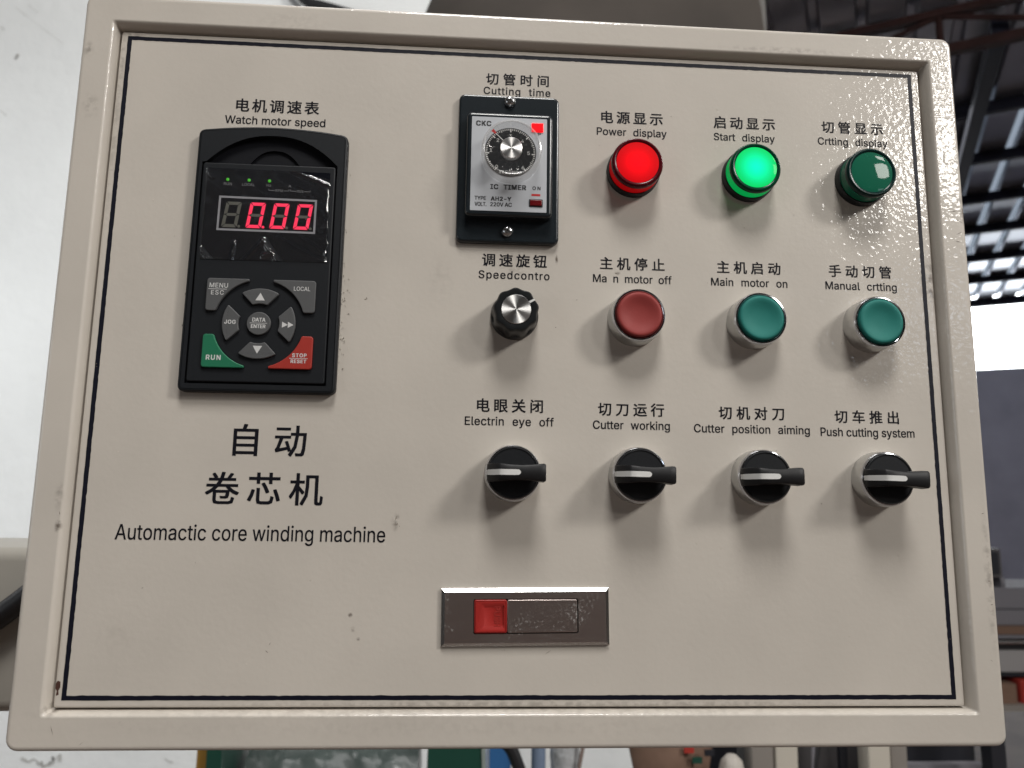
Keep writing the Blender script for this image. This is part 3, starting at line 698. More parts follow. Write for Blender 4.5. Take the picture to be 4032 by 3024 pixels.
M_LATCHEDGE = mat('latch_edge', (0.62, 0.62, 0.61), rough=0.22, metal=1.0, bump=(1600, 0.00002))
M_LATCHRED = mat('latch_red', (0.36, 0.022, 0.018), rough=0.40)
M_LATCHREDHI = mat('latch_red_text', (0.33, 0.024, 0.018), rough=0.5)


def dusty(m, amount):
    """Pale dust specks on the zinc latch."""
    nt = m.node_tree
    N, L = nt.nodes, nt.links
    p = N['Principled BSDF']
    tc = N.new('ShaderNodeTexCoord')
    n = N.new('ShaderNodeTexNoise')
    n.inputs['Scale'].default_value = 750
    n.inputs['Detail'].default_value = 4
    n.inputs['Roughness'].default_value = 0.7
    L.new(tc.outputs['Object'], n.inputs['Vector'])
    n2 = N.new('ShaderNodeTexNoise')
    n2.inputs['Scale'].default_value = 60
    n2.inputs['Detail'].default_value = 3
    L.new(tc.outputs['Object'], n2.inputs['Vector'])
    a = N.new('ShaderNodeMath')
    a.operation = 'MULTIPLY_ADD'
    a.inputs[1].default_value = 0.45
    L.new(n2.outputs['Fac'], a.inputs[0])
    L.new(n.outputs['Fac'], a.inputs[2])
    mr = N.new('ShaderNodeMapRange')
    mr.inputs['From Min'].default_value = 0.82
    mr.inputs['From Max'].default_value = 0.97
    mr.inputs['To Max'].default_value = amount
    L.new(a.outputs[0], mr.inputs['Value'])
    d = N.new('ShaderNodeBsdfDiffuse')
    d.inputs[0].default_value = (0.5, 0.49, 0.47, 1)
    mx = N.new('ShaderNodeMixShader')
    L.new(mr.outputs[0], mx.inputs[0])
    L.new(p.outputs[0], mx.inputs[1])
    L.new(d.outputs[0], mx.inputs[2])
    L.new(mx.outputs[0], N['Material Output'].inputs['Surface'])


dusty(M_LATCH, 0.6)


def lens_material(name, deep, edge_emit, centre_emit, strength, r0):
    """Diffusing lamp lens lit by the bulb behind its middle (brightest there); strength 0 = unlit."""
    m = mat(name, deep, rough=0.6, spec=0.08, coat=0.45 if strength == 0 else 0.15, coat_rough=0.03)
    if strength > 0:
        nt = m.node_tree
        N, L = nt.nodes, nt.links
        p = N['Principled BSDF']
        tc = N.new('ShaderNodeTexCoord')
        mp = N.new('ShaderNodeMapping')
        mp.inputs['Scale'].default_value = (1 / r0, 0, 1 / r0)
        L.new(tc.outputs['Object'], mp.inputs['Vector'])
        ln = N.new('ShaderNodeVectorMath')
        ln.operation = 'LENGTH'
        L.new(mp.outputs[0], ln.inputs[0])
        cr = N.new('ShaderNodeValToRGB')
        cr.color_ramp.interpolation = 'EASE'
        cr.color_ramp.elements[0].color = (*centre_emit, 1)
        cr.color_ramp.elements[1].color = (*edge_emit, 1)
        cr.color_ramp.elements[1].position = 0.95
        L.new(ln.outputs['Value'], cr.inputs[0])
        L.new(cr.outputs[0], p.inputs['Emission Color'])
        p.inputs['Emission Strength'].default_value = strength
    return m


# ------------------------------------------------------------------ the control cabinet
OX, OZ = -0.224, 1.36                  # lower left corner of the black border line (panel millimetres start here)
cabinet = bpy.data.objects.new('control_cabinet', None)
COL.objects.link(cabinet)
cabinet.location = (0.0, 0.10, OZ - 0.0225)
cabinet['label'] = 'beige steel control cabinet with numeric display, timer, lamps, push buttons and selector switches'
cabinet['category'] = 'control cabinet'
CAB = Vector(cabinet.location)


class PB(MB):
    """A mesh drawn in panel millimetres (x right, z up, y towards the inside)."""

    def __init__(self, cx=0.0, cz=0.0):
        super().__init__()
        self.cx, self.cz = cx, cz

    def part(self, name, parent=None, smooth=35, label=None, sub_of=None):
        self.v = [((x - self.cx) / 1000, y / 1000, (z - self.cz) / 1000) for x, y, z in self.v]
        if parent is None or parent is cabinet:
            loc = Vector((OX + self.cx / 1000, 0, OZ + self.cz / 1000)) - CAB
            return self.build(name, cabinet, loc, smooth, label)
        px, pz = parent['_c'] if '_c' in parent else (0, 0)
        return self.build(name, parent, ((self.cx - px) / 1000, 0, (self.cz - pz) / 1000), smooth, label)


def centre(o, cx, cz):
    o['_c'] = (cx, cz)
    return o


# --- box with its rolled front frame
FX0, FX1, FZ0, FZ1 = -22.5, 471.5, -22.3, 371.2
g = PB()
L = []
for q, y in ((0, 210), (0, -1.6), (0.25, -2.7), (0.8, -3.5), (1.5, -3.85), (2.4, -4.0), (2.8, -4.0)):
    L.append([(x, y, z) for x, z in rr(FX0 + q, FX1 - q, FZ0 + q, FZ1 - q, max(0.8, 6.0 - q))])
for (l, r_, b, t), y, rad in (((-7.9, 457.9, -7.1, 356.7), -4.0, 1.8), ((-7.4, 457.4, -6.6, 356.2), -4.0, 1.6), ((-6.6, 456.6, -5.9, 355.4), -3.5, 1.4), ((-5.9, 455.7, -5.3, 354.4), -2.2, 1.2),
                              ((-5.0, 454.2, -4.6, 353.1), 1.5, 0.9), ((-4.7, 453.8, -4.4, 352.8), 5.0, 0.8), ((-4.6, 453.7, -4.3, 352.7), 20.0, 0.8)):
    L.append([(x, y, z) for x, z in rr(l, r_, b, t, rad)])
g.loft(L, M_FRAME, cap0=True, cap1=False)
g.poly([rr(-4.6, 453.7, -4.3, 352.7, 0.8)], 20.0, M_GAP)
for (x, z, ln, a) in ((-1, -12.5, 5, -70), (13, -18.5, 3, 40), (30, -9, 2, 50), (-8.2, 83, 3.0, 80), (-7.8, 89, 2.0, 100), (465, 264, 6, 12), (468, 258, 5, -30),
                      (467, 251, 4, 25), (466, 246, 3, -10), (467.5, 95, 1.5, 10), (468, 60, 1.5, 0), (468.5, 48, 1.6, 10), (466, 20, 1.5, -30)):
    c, s = math.cos(R(a)) * ln / 2, math.sin(R(a)) * ln / 2
    nx, nz = -s / ln * 0.4, c / ln * 0.4
    g.face([(x - c, -4.05, z - s), (x + nx, -4.05, z - nz * 1.2), (x + c, -4.05, z + s), (x - nx, -4.05, z + nz)], M_SCUFF)
g.part('box_frame', smooth=50)

# --- door leaf
g = PB()
L = []
for q, y in ((0, 19), (0, 1.2), (0.25, 0.4), (0.9, 0.0), (1.3, 0.0)):
    L.append([(x, y, z) for x, z in rr(-3.7 + q, 452.6 - q, -3.6 + q, 351.9 - q, 1.2)])
g.loft(L, M_DOOR, cap1=True)
# chipped corner, flakes of paint beside the cut-outs, small scratches
g.poly([[(-3.2, 8.0), (-2.4, 9.2), (-1.2, 8.6), (-1.0, 6.2), (-1.7, 4.6), (-1.5, 2.6), (-2.7, 2.2), (-2.5, 4.4), (-3.3, 5.6)]], -0.05, M_CHIP)
rnd = random.Random(3)


def flake(x, z, s, m, y=-0.06):
    k = rnd.randint(4, 6)
    a0 = rnd.random() * 6
    el = rnd.uniform(0.35, 0.9)
    ca, sa = math.cos(a0), math.sin(a0)
    pts = []
    for i in range(k):
        a = 2 * PI * i / k
        u, v = s * math.cos(a) * rnd.uniform(0.6, 1.2), s * el * math.sin(a) * rnd.uniform(0.6, 1.2)
        pts.append((x + u * ca - v * sa, z + u * sa + v * ca))
    top = [(px, y - 0.35, pz) for px, pz in inset(pts, s * 0.15)]
    g.loft([[(px, y, pz) for px, pz in pts], top], m)


for i in range(46):
    z = rnd.choice((rnd.uniform(172, 212), rnd.uniform(175, 205), rnd.uniform(165, 282)))
    flake(123.9 + abs(rnd.gauss(0, 1)) * (2.2 if z < 215 else 0.5), z, rnd.uniform(0.15, 0.42), rnd.choice((M_FLAKE, M_FLAKE, M_SCUFF)))
for i in range(10):
    flake(43.3 - abs(rnd.gauss(0, 0.6)), rnd.uniform(160, 250), rnd.uniform(0.15, 0.3), M_SCUFF)
for (x, z, ln, w, a) in ((238.9, 229.8, 5.0, 0.35, 84), (156.9, 88.5, 3.0, 0.5, 75), (157.6, 85.6, 1.6, 0.5, 60), (158.8, 84.6, 0.6, 0.5, 0), (235.6, 22.8, 4.0, 0.30, 30),
                         (96, 22.8, 2.0, 0.4, -40), (97.2, 26.5, 1.8, 0.3, 60), (33.5, 53, 1.4, 0.35, 40), (136.5, 203.5, 1.8, 0.7, 20), (137, 204.1, 1.6, 0.5, 110),
                         (250.1, 206.6, 1.4, 0.35, 10), (238.7, 191, 0.7, 0.6, 0), (222.0, 349.2, 7, 0.25, -3), (448.5, 289.2, 9, 0.3, -4), (271.8, 222.4, 1.2, 0.9, 20)):
    c, s = math.cos(R(a)) * ln / 2, math.sin(R(a)) * ln / 2
    nx, nz = -math.sin(R(a)) * w / 2, math.cos(R(a)) * w / 2
    g.face([(x - c, -0.05, z - s), (x - nx, -0.05, z - nz), (x + c, -0.05, z + s), (x + nx * 0.6, -0.05, z + nz * 0.6)], M_SCUFF)
for i in range(70):
    flake(rnd.uniform(4, 446), rnd.uniform(4, 346), rnd.uniform(0.1, 0.22), rnd.choice((M_SCUFF, M_FLAKE, M_FLAKE)), -0.02)
door = centre(g.part('door', smooth=40), 0, 0)

# printed border line with slightly ragged paint edges
g = PB()


def ragged(x0, x1, z0, z1, amp, step):
    r2 = random.Random(int(abs(x0) * 10 + 1))
    pts = []
    for (ax, az), (bx, bz) in (((x0, z0), (x1, z0)), ((x1, z0), (x1, z1)), ((x1, z1), (x0, z1)), ((x0, z1), (x0, z0))):
        n = int(math.hypot(bx - ax, bz - az) / step)
        for i in range(n):
            t = i / n
            j = r2.gauss(0, amp) if i else 0
            nx, nz = -(bz - az), (bx - ax)
            ln = math.hypot(nx, nz)
            pts.append((ax + (bx - ax) * t + nx / ln * j, az + (bz - az) * t + nz / ln * j))
    return pts


g.poly([ragged(0, 448, 0, 349.3, 0.05, 2.5), ragged(2.3, 445.7, 2.2, 347.1, 0.07, 1.9)], -0.10, M_LINE)
for (x, z) in ((0.6, 165), (1.0, 163.5), (447, 30)):
    flake(x, z, 0.35, M_SCUFF, -0.11)
g.part('border_line', door, smooth=0)

# captions printed on the door
CAPTIONS = [
    [('电机调速表', 61.4, 106.2, 307.6, 7.6, 1), ('Watch motor speed', 55.9, 110.1, 300.5, 4.5, 0)],
    [('切管时间', 198.5, 233.9, 330.6, 6.9, 1), ('Cutting time', 197.2, 234.9, 324.7, 4.35, 0)],
    [('电源显示', 264.1, 299.2, 310.3, 7.3, 1), ('Power display', 261.5, 301.4, 303.1, 4.37, 0)],
    [('启动显示', 329.0, 364.6, 310.2, 7.3, 1), ('Start display', 328.8, 364.2, 302.9, 4.37, 0)],
    [('切管显示', 392.4, 428.6, 310.3, 7.2, 1), ('Crtting display', 389.7, 430.9, 303.0, 4.37, 0)],
    [('调速旋钮', 198.4, 233.5, 224.1, 7.1, 1), ('Speedcontro', 196.6, 235.1, 217.2, 4.4, 0)],
    [('主机停止', 263.1, 298.8, 224.4, 7.0, 1), ('Ma n motor off', 259.1, 302.7, 217.1, 4.35, 0)],
    [('主机启动', 328.5, 364.3, 224.4, 7.0, 1), ('Main motor on', 324.9, 367.9, 217.2, 4.35, 0)],
    [('手动切管', 392.2, 428.0, 224.4, 7.0, 1), ('Manual crtting', 389.8, 430.7, 217.2, 4.37, 0)],
    [('电眼关闭', 197.3, 232.0, 144.3, 7.1, 1), ('Electrin eye off', 191.0, 237.9, 137.3, 4.4, 0)],
    [('切刀运行', 261.7, 297.2, 143.7, 7.0, 1), ('Cutter working', 258.9, 300.2, 136.6, 4.42, 0)],
    [('切机对刀', 327.2, 363.0, 143.1, 7.0, 1), ('Cutter position aiming', 313.4, 376.8, 135.8, 4.42, 0)],
    [('切车推出', 391.2, 426.9, 142.4, 7.0, 1), ('Push cutting system', 382.9, 435.2, 135.2, 4.5, 0)],
    [('自动', 72.7, 109.4, 119.1, 16.2, 1), ('卷芯机', 60.5, 119.2, 94.4, 16.2, 1), ('Automactic core winding machine', 18.0, 151.8, 76.4, 7.54, 0)],
]
for lines in CAPTIONS:
    cx = (lines[0][1] + lines[0][2]) / 2
    cz = lines[-1][3]
    g = PB(cx, cz)
    for s, a, b, z, h, cjk in lines:
        text(g, s, a, b, z, h, M_INK, -0.12, ('t' if h > 12 else 'm') if cjk else ('t' if h > 7 else 'n'), bool(cjk))
    g.part('caption', door, smooth=0, label='black printed caption reading ' + lines[-1][0])

# --- motor speed keypad with its numeric display
KX, KZ = 83.5, 214.0
g = PB(KX, KZ)
arch = [(120.4 - (120.4 - 46.6) * t, 294.4 + 2.7 * (1 - (2 * t - 1) ** 2)) for t in [i / 14 for i in range(15)]]
outer = fillet([(43.6, 151.2), (123.5, 151.2), (123.8, 293.9)] + arch[1:-1] + [(44.2, 294.2)], 3.6, 5)
bowl = [(118.7 - 69.2 * t, 276.0 + 15.8 * (1 - abs(2 * t - 1) ** 2.3)) for t in [i / 20 for i in range(21)]]
opening = [(47.2, 155.4), (118.9, 155.4), (118.9, 275.5)] + bowl + [(47.2, 275.5)]
thumb = [(98.0 - 26.5 * t, 276.4 + 8.2 * (1 - abs(2 * t - 1) ** 2.4)) for t in [i / 14 for i in range(15)]]
g.prism(outer, 0, -4.6, M_KEYPAD, 1.3, cap1=False)
g.poly([inset(outer, 1.3), opening], -4.6, M_KEYPAD)
g.loft([[(x, -1.5, z) for x, z in opening[::-1]], [(x, -4.6, z) for x, z in opening[::-1]]], M_KEYPAD, cap1=False)
g.poly([opening, thumb], -1.5, M_DIP)
g.loft([[(x, -0.3, z) for x, z in thumb[::-1]], [(x, -1.5, z) for x, z in thumb[::-1]]], M_DIP, cap1=False)
g.poly([thumb], -0.3, M_DIP)
keypad = centre(g.part('motor_speed_keypad', label='black plastic keypad with a lit red numeric display, green and red corner keys'), KX, KZ)

g = PB(KX, KZ)
g.prism(rr(48.2, 118.0, 156.3, 275.0, 1.3), -1.6, -5.2, M_KEYPAD, 0.6)
g.part('key_module', keypad)

g = PB(KX, KZ)
g.prism([(50.3, 221.2), (116.0, 221.4), (115.4, 271.5), (51.0, 271.9)], -5.0, -5.45, M_WINDOW, 0.1)
Y = -5.50
q0 = [(57.6, 237.2), (109.1, 236.9), (109.2, 255.9), (57.8, 256.4)]
g.poly([q0, inset(q0, 1.1)], Y, M_LEDFRAME)
for s, a, b, z, h in (('RUN', 59.7, 63.9, 262.4, 1.55), ('LOCAL', 69.3, 75.9, 262.4, 1.55), ('Hz', 82.1, 84.5, 262.4, 1.5), ('A', 93.6, 95.2, 262.4, 1.4),
                      ('RPM', 87.0, 90.9, 259.7, 1.4), ('m/s', 98.3, 101.7, 259.7, 1.3)):
    text(g, s, a, b, z, h, M_DIMPRINT, Y)
for a, b, c, d in ((83.3, 86.6, 260.2, 260.45), (91.3, 94.1, 260.2, 260.45), (94.8, 97.9, 260.2, 260.45), (102.1, 105.4, 260.2, 260.45),
                   (83.3, 83.55, 260.2, 261.3), (93.9, 94.15, 260.2, 261.3), (94.8, 95.05, 260.2, 261.3), (105.2, 105.4, 260.2, 261.3)):
    g.poly([[(a, c), (b, c), (b, d), (a, d)]], Y, M_DIMPRINT)
screen = centre(g.part('display_window', keypad, smooth=0), KX, KZ)


def seg_shapes(x, z, w, h, sl):
    """Seven bars of a slanted digit; x, z = its lower left corner."""
    t = 1.75
    gp = 0.22

    def P(u, v):
        return (x + u + sl * v / h, z + v)
    m = h / 2
    return {
        'd': [P(0.4, 0), P(w - 0.4, 0), P(w - t, t), P(t, t)],
        'a': [P(t, h - t), P(w - t, h - t), P(w - 0.4, h), P(0.4, h)],
        'g': [P(t * 0.55 + gp, m), P(t + gp, m - t * 0.45), P(w - t - gp, m - t * 0.45), P(w - t * 0.55 - gp, m), P(w - t - gp, m + t * 0.45), P(t + gp, m + t * 0.45)],
        'e': [P(0, 0.4), P(t, t + gp), P(t, m - t * 0.5), P(t * 0.4, m - gp), P(0, m - gp)],
        'f': [P(0, m + gp), P(t * 0.4, m + gp), P(t, m + t * 0.5), P(t, h - t - gp), P(0, h - 0.4)],
        'c': [P(w - t, t + gp), P(w, 0.4), P(w, m - gp), P(w - t * 0.4, m - gp), P(w - t, m - t * 0.5)],
        'b': [P(w - t, m + t * 0.5), P(w - t * 0.4, m + gp), P(w, m + gp), P(w, h - 0.4), P(w - t, h - t - gp)],
    }


for k, (x, lit) in enumerate(((59.9, ''), (72.5, 'abcdef.'), (84.9, 'abcdef'), (97.3, 'abcdef'))):
    g = PB(KX, KZ)
    for nm, pl in seg_shapes(x, 239.0, 8.1, 14.2, 2.0).items():
        g.poly([pl], Y - 0.02, M_SEGON if nm in lit else M_SEGOFF)
    g.poly([circ(x + 9.2, 239.7, 0.75, 14)], Y - 0.02, M_SEGON if '.' in lit else M_SEGOFF)
    g.part('display_digit', keypad, smooth=0, label=('lit red digit' if lit else 'unlit grey digit'))
for x in (61.6, 72.8, 83.5):
    g = PB(KX, KZ)
    g.lathe([(0.85, -5.4), (0.8, -5.7), (0.45, -5.95)], M_LEDGREEN, x, 265.6, 14)
    g.part('status_light', keypad)

# crumpled protective film over the window
g = PB(KX, KZ)
NX, NZ = 110, 84
rf = random.Random(11)
folds = [((96, 238, 117, 225), 0.3, 1.1), ((90, 234, 116, 220.5), 0.35, 1.0), ((95, 272, 116, 263.5), 0.7, 1.4), ((66.5, 219, 67.5, 230), 1.0, 1.5), ((72, 219, 82.5, 232), 1.0, 1.7),
         ((82.5, 232, 92, 219), 1.2, 1.7), ((104, 246, 106, 241.5), 0.5, 0.7), ((106, 241.5, 112, 237), 0.5, 0.7), ((105, 258, 114, 245), 0.4, 1.1), ((50, 227, 56, 220), 1.2, 1.3),
         ((99, 263, 113, 256), 0.2, 1.3), ((115.4, 220, 114.6, 262), 0.5, 0.8), ((83.5, 223.5, 87, 225), 1.5, 2.0), ((95, 272, 116, 263.5), 0.35, 0.8), ((50, 271, 54, 266), 0.5, 0.9)]


def film_y(x, z):
    y = 0.0
    for (ax, az, bx, bz), amp, w in folds:
        d = Vector((bx - ax, bz - az))
        t = max(0, min(1, (Vector((x - ax, z - az)).dot(d)) / d.length_squared))
        dist = (Vector((x, z)) - Vector((ax, az)) - d * t).length
        y += amp * max(0, 1 - dist / w) if dist < w else 0
    y += 0.10 * math.sin(x * 0.31 + 1.3 * math.sin(z * 0.17)) * math.sin(z * 0.23 + 0.6)
    return y


grid = []
for j in range(NZ + 1):
    row = []
    for i in range(NX + 1):
        u, v = i / NX, j / NZ
        x = 50.3 + 65.6 * u + (0.4 * math.sin(v * 40) * (i == NX) if v < 0.9 else 0)
        z = 220.9 + 50.4 * v
        if j == NZ:
            z += -max(0, u - 0.70) * 13
        elif j > NZ - 10:
            z += -max(0, u - 0.70) * 13 * (j - NZ + 10) / 10
        row.append((x, -6.15 - film_y(x, z), z))
    grid.append(row)
for j in range(NZ):
    for i in range(NX):
        g.face([grid[j][i], grid[j][i + 1], grid[j + 1][i + 1], grid[j + 1][i]], M_FILM)
g.part('protective_film', keypad, smooth=50)

# keys round the ring
CX, CZ = 83.1, 187.2


def pol(a, r):
    return (CX + r * math.cos(R(a)), CZ + r * math.sin(R(a)))


def sector(a):
    return [pol(a - 31 + 62 * i / 10, 18.7) for i in range(11)] + [pol(a + 21 - 42 * i / 6, 10.5) for i in range(7)]


def corner(sx, sz):
    """Corner key with a concave side; sx, sz pick the corner."""
    xo = CX - 27.7 if sx < 0 else CX + 28.2
    zo = CZ + 23.6 if sz > 0 else CZ - 23.6
    arc = []
    for i in range(13):
        t = R(15.5 + 59 * i / 12)
        arc.append((CX + sx * 23.2 * math.cos(t), CZ + sz * 23.2 * math.sin(t)))
    pts = [(xo, zo), (xo, arc[0][1])] + arc + [(arc[-1][0], zo)]
    if sx * sz > 0:
        pass
    area2 = sum(pts[i - 1][0] * pts[i][1] - pts[i][0] * pts[i - 1][1] for i in range(len(pts)))
    return pts if area2 > 0 else pts[::-1]


def key(name, poly, m, words=(), bars=(), tris=(), label=None, face='b'):
    g = PB(KX, KZ)
    p = fillet(poly, 1.7, 5)
    g.prism(inset(p, -0.35), -5.0, -5.25, M_DIP)
    g.prism(p, -5.0, -6.6, m, 0.38)
    for s, a, b, z, h, fc in words:
        text(g, s, a, b, z, h, M_PRINT, -6.66, fc)
    for a, b, z in bars:
        g.poly([[(a, z - 0.13), (b, z - 0.13), (b, z + 0.13), (a, z + 0.13)]], -6.66, M_PRINT)
    for t in tris:
        g.poly([t], -6.66, M_PRINT)
    g.part(name, keypad, label=label)


key('key', corner(-1, 1), M_KEYGREY, [('MENU', 56.9, 66.2, 205.7, 2.42, 'm'), ('ESC', 57.9, 64.3, 201.9, 2.3, 'm')], [(56.3, 65.7, 204.9)], label='grey key reading MENU ESC')
key('key', corner(1, 1), M_KEYGREY, [('LOCAL', 100.1, 108.5, 205.2, 2.2, 'm')], label='grey key reading LOCAL')
key('key', sector(90), M_KEYGREY, tris=[[(80.7, 199.4), (85.5, 199.4), (83.1, 203.5)]], label='grey key with an upward arrow')
key('key', sector(180), M_KEYGREY, [('JOG', 65.8, 71.4, 186.6, 2.0, 'b')], label='grey key reading JOG')
key('key', sector(0), M_KEYGREY, tris=[[(95.1, 185.2), (98.1, 186.8), (95.1, 188.4)], [(98.1, 185.2), (101.0, 186.8), (98.1, 188.4)]], label='grey key with a double arrow to the right')
key('key', sector(270), M_KEYGREY, tris=[[(81.0, 175.3), (83.3, 171.2), (85.7, 175.3)]], label='grey key with a downward arrow')
key('key', circ(CX, CZ, 6.1, 36), M_KEYGREY, [('DATA', 79.9, 86.5, 188.1, 2.0, 'b'), ('ENTER', 79.4, 86.7, 184.7, 1.85, 'b')], [(78.6, 87.5, 187.3)], label='round grey key reading DATA ENTER')
key('key', corner(-1, -1), M_KEYGREEN, [('RUN', 57.9, 65.1, 167.5, 2.45, 'b')], label='green key reading RUN')
key('key', corner(1, -1), M_KEYRED, [('STOP', 101.3, 108.5, 169.9, 1.9, 'b'), ('RESET', 100.7, 108.5, 166.8, 1.75, 'b')], [(99.8, 109.2, 169.2)], label='red key reading STOP RESET')

# --- cutting timer
TX, TZ = 211.7, 279.5
g = PB(TX, TZ)
g.prism(rr(183.6, 239.7, 236.4, 322.6, 3.6, 6), 0, -3.2, M_BLACKGLOSS, 1.4, 4)
g.prism(rr(188.3, 235.3, 249.3, 308.6, 2.6, 5), -3.0, -9.2, M_BLACKGLOSS, 1.6, 4)
timer = centre(g.part('cutting_timer', label='black timer unit with a silver face and a clear dial, fixed by two screws'), TX, TZ)
for x, z in ((211.9, 318.6), (211.5, 242.8)):
    g = PB(TX, TZ)
    g.lathe([(3.2, -3.1), (3.2, -3.7), (2.9, -4.6), (2.1, -5.3), (1.2, -5.6)], M_SCREW, x, z, 28)
    for a in (20, 110):
        s0 = len(g.v)
        g.box(-1.8, 1.8, -5.72, -5.3, -0.35, 0.35, M_GAP)
        g.xform(Matrix.Translation((x, 0, z)) @ Matrix.Rotation(R(a), 4, 'Y'), s0)
    g.part('screw', timer)
g = PB(TX, TZ)
g.prism(rr(191.0, 232.2, 251.9, 305.8, 0.3, 2), -9.1, -9.5, M_FACE)
Y = -9.55
text(g, 'CKC', 193.4, 201.4, 300.5, 2.8, M_FACEINK, Y, 'x')
text(g, 'IC TIMER', 201.9, 220.9, 264.3, 2.6, M_FACEINK, Y, 'x')
text(g, 'ON', 224.6, 228.8, 264.6, 1.95, M_FACEINK, Y, 'b')
text(g, 'TYPE', 193.4, 199.4, 257.9, 2.05, M_FACEINK, Y, 'b')
text(g, 'AH2-Y', 202.2, 213.0, 257.7, 2.25, M_FACEINK, Y, 'x')
text(g, 'VOLT.', 193.5, 199.7, 254.4, 2.2, M_FACEINK, Y, 'b')
text(g, '220V AC', 201.9, 213.4, 254.5, 2.2, M_FACEINK, Y, 'b')
text(g, 'P', 227.2, 228.7, 295.8, 1.9, M_FACEINK, Y, 'b')
g.poly([[(224.0, 261.1), (228.8, 261.1), (228.8, 262.3), (224.0, 262.3)]], Y, M_REDMARK)
g.part('face_plate', timer, smooth=0)
DX, DZ = 212.3, 285.6
g = PB(TX, TZ)
g.prism(circ(DX, DZ, 14.1, 56), -9.4, -9.75, M_DIALBLACK)
for i in range(61):
    a = R(231 - 282 * i / 60)
    r1 = 13.6
    r0 = 11.6 if i % 10 == 0 else (12.1 if i % 5 == 0 else 12.6)
    w = 0.32 if i % 10 == 0 else 0.2
    c, s = math.cos(a), math.sin(a)
    g.poly([[(DX + r0 * c + w * s, DZ + r0 * s - w * c), (DX + r1 * c + w * s, DZ + r1 * s - w * c), (DX + r1 * c - w * s, DZ + r1 * s + w * c), (DX + r0 * c - w * s, DZ + r0 * s + w * c)]], -9.79, M_TICK)
for ch, x, z in (('0', 204.9, 277.0), ('1', 201.6, 286.4), ('2', 205.3, 292.3), ('3', 212.1, 295.0), ('4', 218.8, 292.3), ('5', 222.2, 285.4), ('6', 219.2, 277.0)):
    text(g, ch, x - 0.7, x + 0.7, z - 0.9, 1.9, M_TICK, -9.79)
text(g, 'SECONDS', 206.2, 218.4, 273.3, 1.7, M_TICK, -9.79)
g.part('scale_disc', timer, smooth=0)
g = PB(TX, TZ)
g.prism(rr(223.7, 230.2, 298.0, 303.1, 0.4, 3), -9.4, -10.2, M_LEDRED, 0.3)
g.part('indicator_light', timer, label='lit red indicator')
g = PB(TX, TZ)
g.prism(rr(222.7, 230.2, 254.9, 259.3, 0.5, 3), -9.4, -9.75, M_FACEINK, 0.1)
g.prism(rr(223.2, 229.7, 255.4, 258.8, 0.4, 3), -9.7, -10.3, M_LEDREDOFF, 0.3)
g.part('indicator_light', timer, label='unlit dark red indicator')
NXc, NZc = 212.5, 283.4
g = PB(NXc, NZc)


def grip(a, r, y):
    return 1 + (0.008 * math.sin(60 * a) if r > 15.5 else 0)


g.lathe([(15.9, -9.9), (16.1, -12), (16.1, -19), (15.7, -19.9), (15.0, -20.2), (14.3, -20.0)], M_CLEARSIDE, NXc, NZc, 120, cap=False, wob=grip)
g.lathe([(14.3, -20.0), (14.1, -19.2), (6.4, -19.0)], M_CLEAR, NXc, NZc, 60, cap=False)
g.lathe([(6.4, -19.0), (6.3, -14.0), (5.8, -10.5)], M_CLEAR, NXc, NZc, 40, cap=False)
knob = centre(g.part('clear_dial_knob', timer), NXc, NZc)
g.cx = NXc
# the pointer under the clear face and the turned metal cap
g = PB(NXc, NZc)
a = R(136)
c, s = math.cos(a), math.sin(a)
for w0, w1, r0, r1, m in ((0.5, 0.9, 12.0, 14.6, M_REDMARK), (0.16, 0.16, 6.4, 12.0, M_TICK)):
    g.poly([[(NXc + r0 * c + w0 * s, NZc + r0 * s - w0 * c), (NXc + r1 * c + w1 * s, NZc + r1 * s - w1 * c), (NXc + r1 * c - w1 * s, NZc + r1 * s + w1 * c), (NXc + r0 * c - w0 * s, NZc + r0 * s + w0 * c)]], -18.6, m)
g.part('pointer', timer, smooth=0)
g = PB(212.2, 282.7)
g.lathe([(5.95, -18.6), (5.95, -21.0), (5.7, -21.3)], M_BRUSH, 212.2, 282.7, 64, cap=True)
g.part('metal_cap', timer)

# --- indicator lamps
ROW1, ROW2, ROW3 = 281.2, 196.3, 112.2
COLS = (216.2, 281.6, 347.4, 413.1)


def lamp(cx, cz, deep, edge, mid, strength, rim, label):
    nm = label.split()[0] + label.split()[1]
    face_m = lens_material('lens_face_' + nm, deep, edge, mid, strength, 0.013)
    side_m = lens_material('lens_side_' + nm, deep, tuple(0.55 * q for q in edge), tuple(0.7 * q for q in edge), strength * 0.75, 0.013)
    rim_m = mat('lens_rim_' + nm, rim, rough=0.22, spec=0.22)
    g = PB(cx, cz)
    g.lathe([(14.9, 0), (14.9, -4.2), (14.6, -4.8), (14.0, -4.9)], M_BLACK, cx, cz, 56)
    o = centre(g.part('indicator_lamp', label=label), cx, cz)
    g = PB(cx, cz)
    prof = [(14.1, -4.8), (14.05, -10.3), (14.2, -10.7), (14.2, -12.1), (13.9, -13.0), (13.2, -13.6), (12.3, -13.6), (11.7, -13.1)]
    mats = [side_m, rim_m, rim_m, rim_m, rim_m, rim_m, rim_m, rim_m]
    g.lathe(prof, side_m, cx, cz, 64, cap=False, mats=mats)
    g.lathe([(11.7, -13.1), (11.2, -13.18), (8.0, -13.36), (4.0, -13.5), (1.0, -13.55)], face_m, cx, cz, 64)
    g.part('lens', o, smooth=40)
    return o


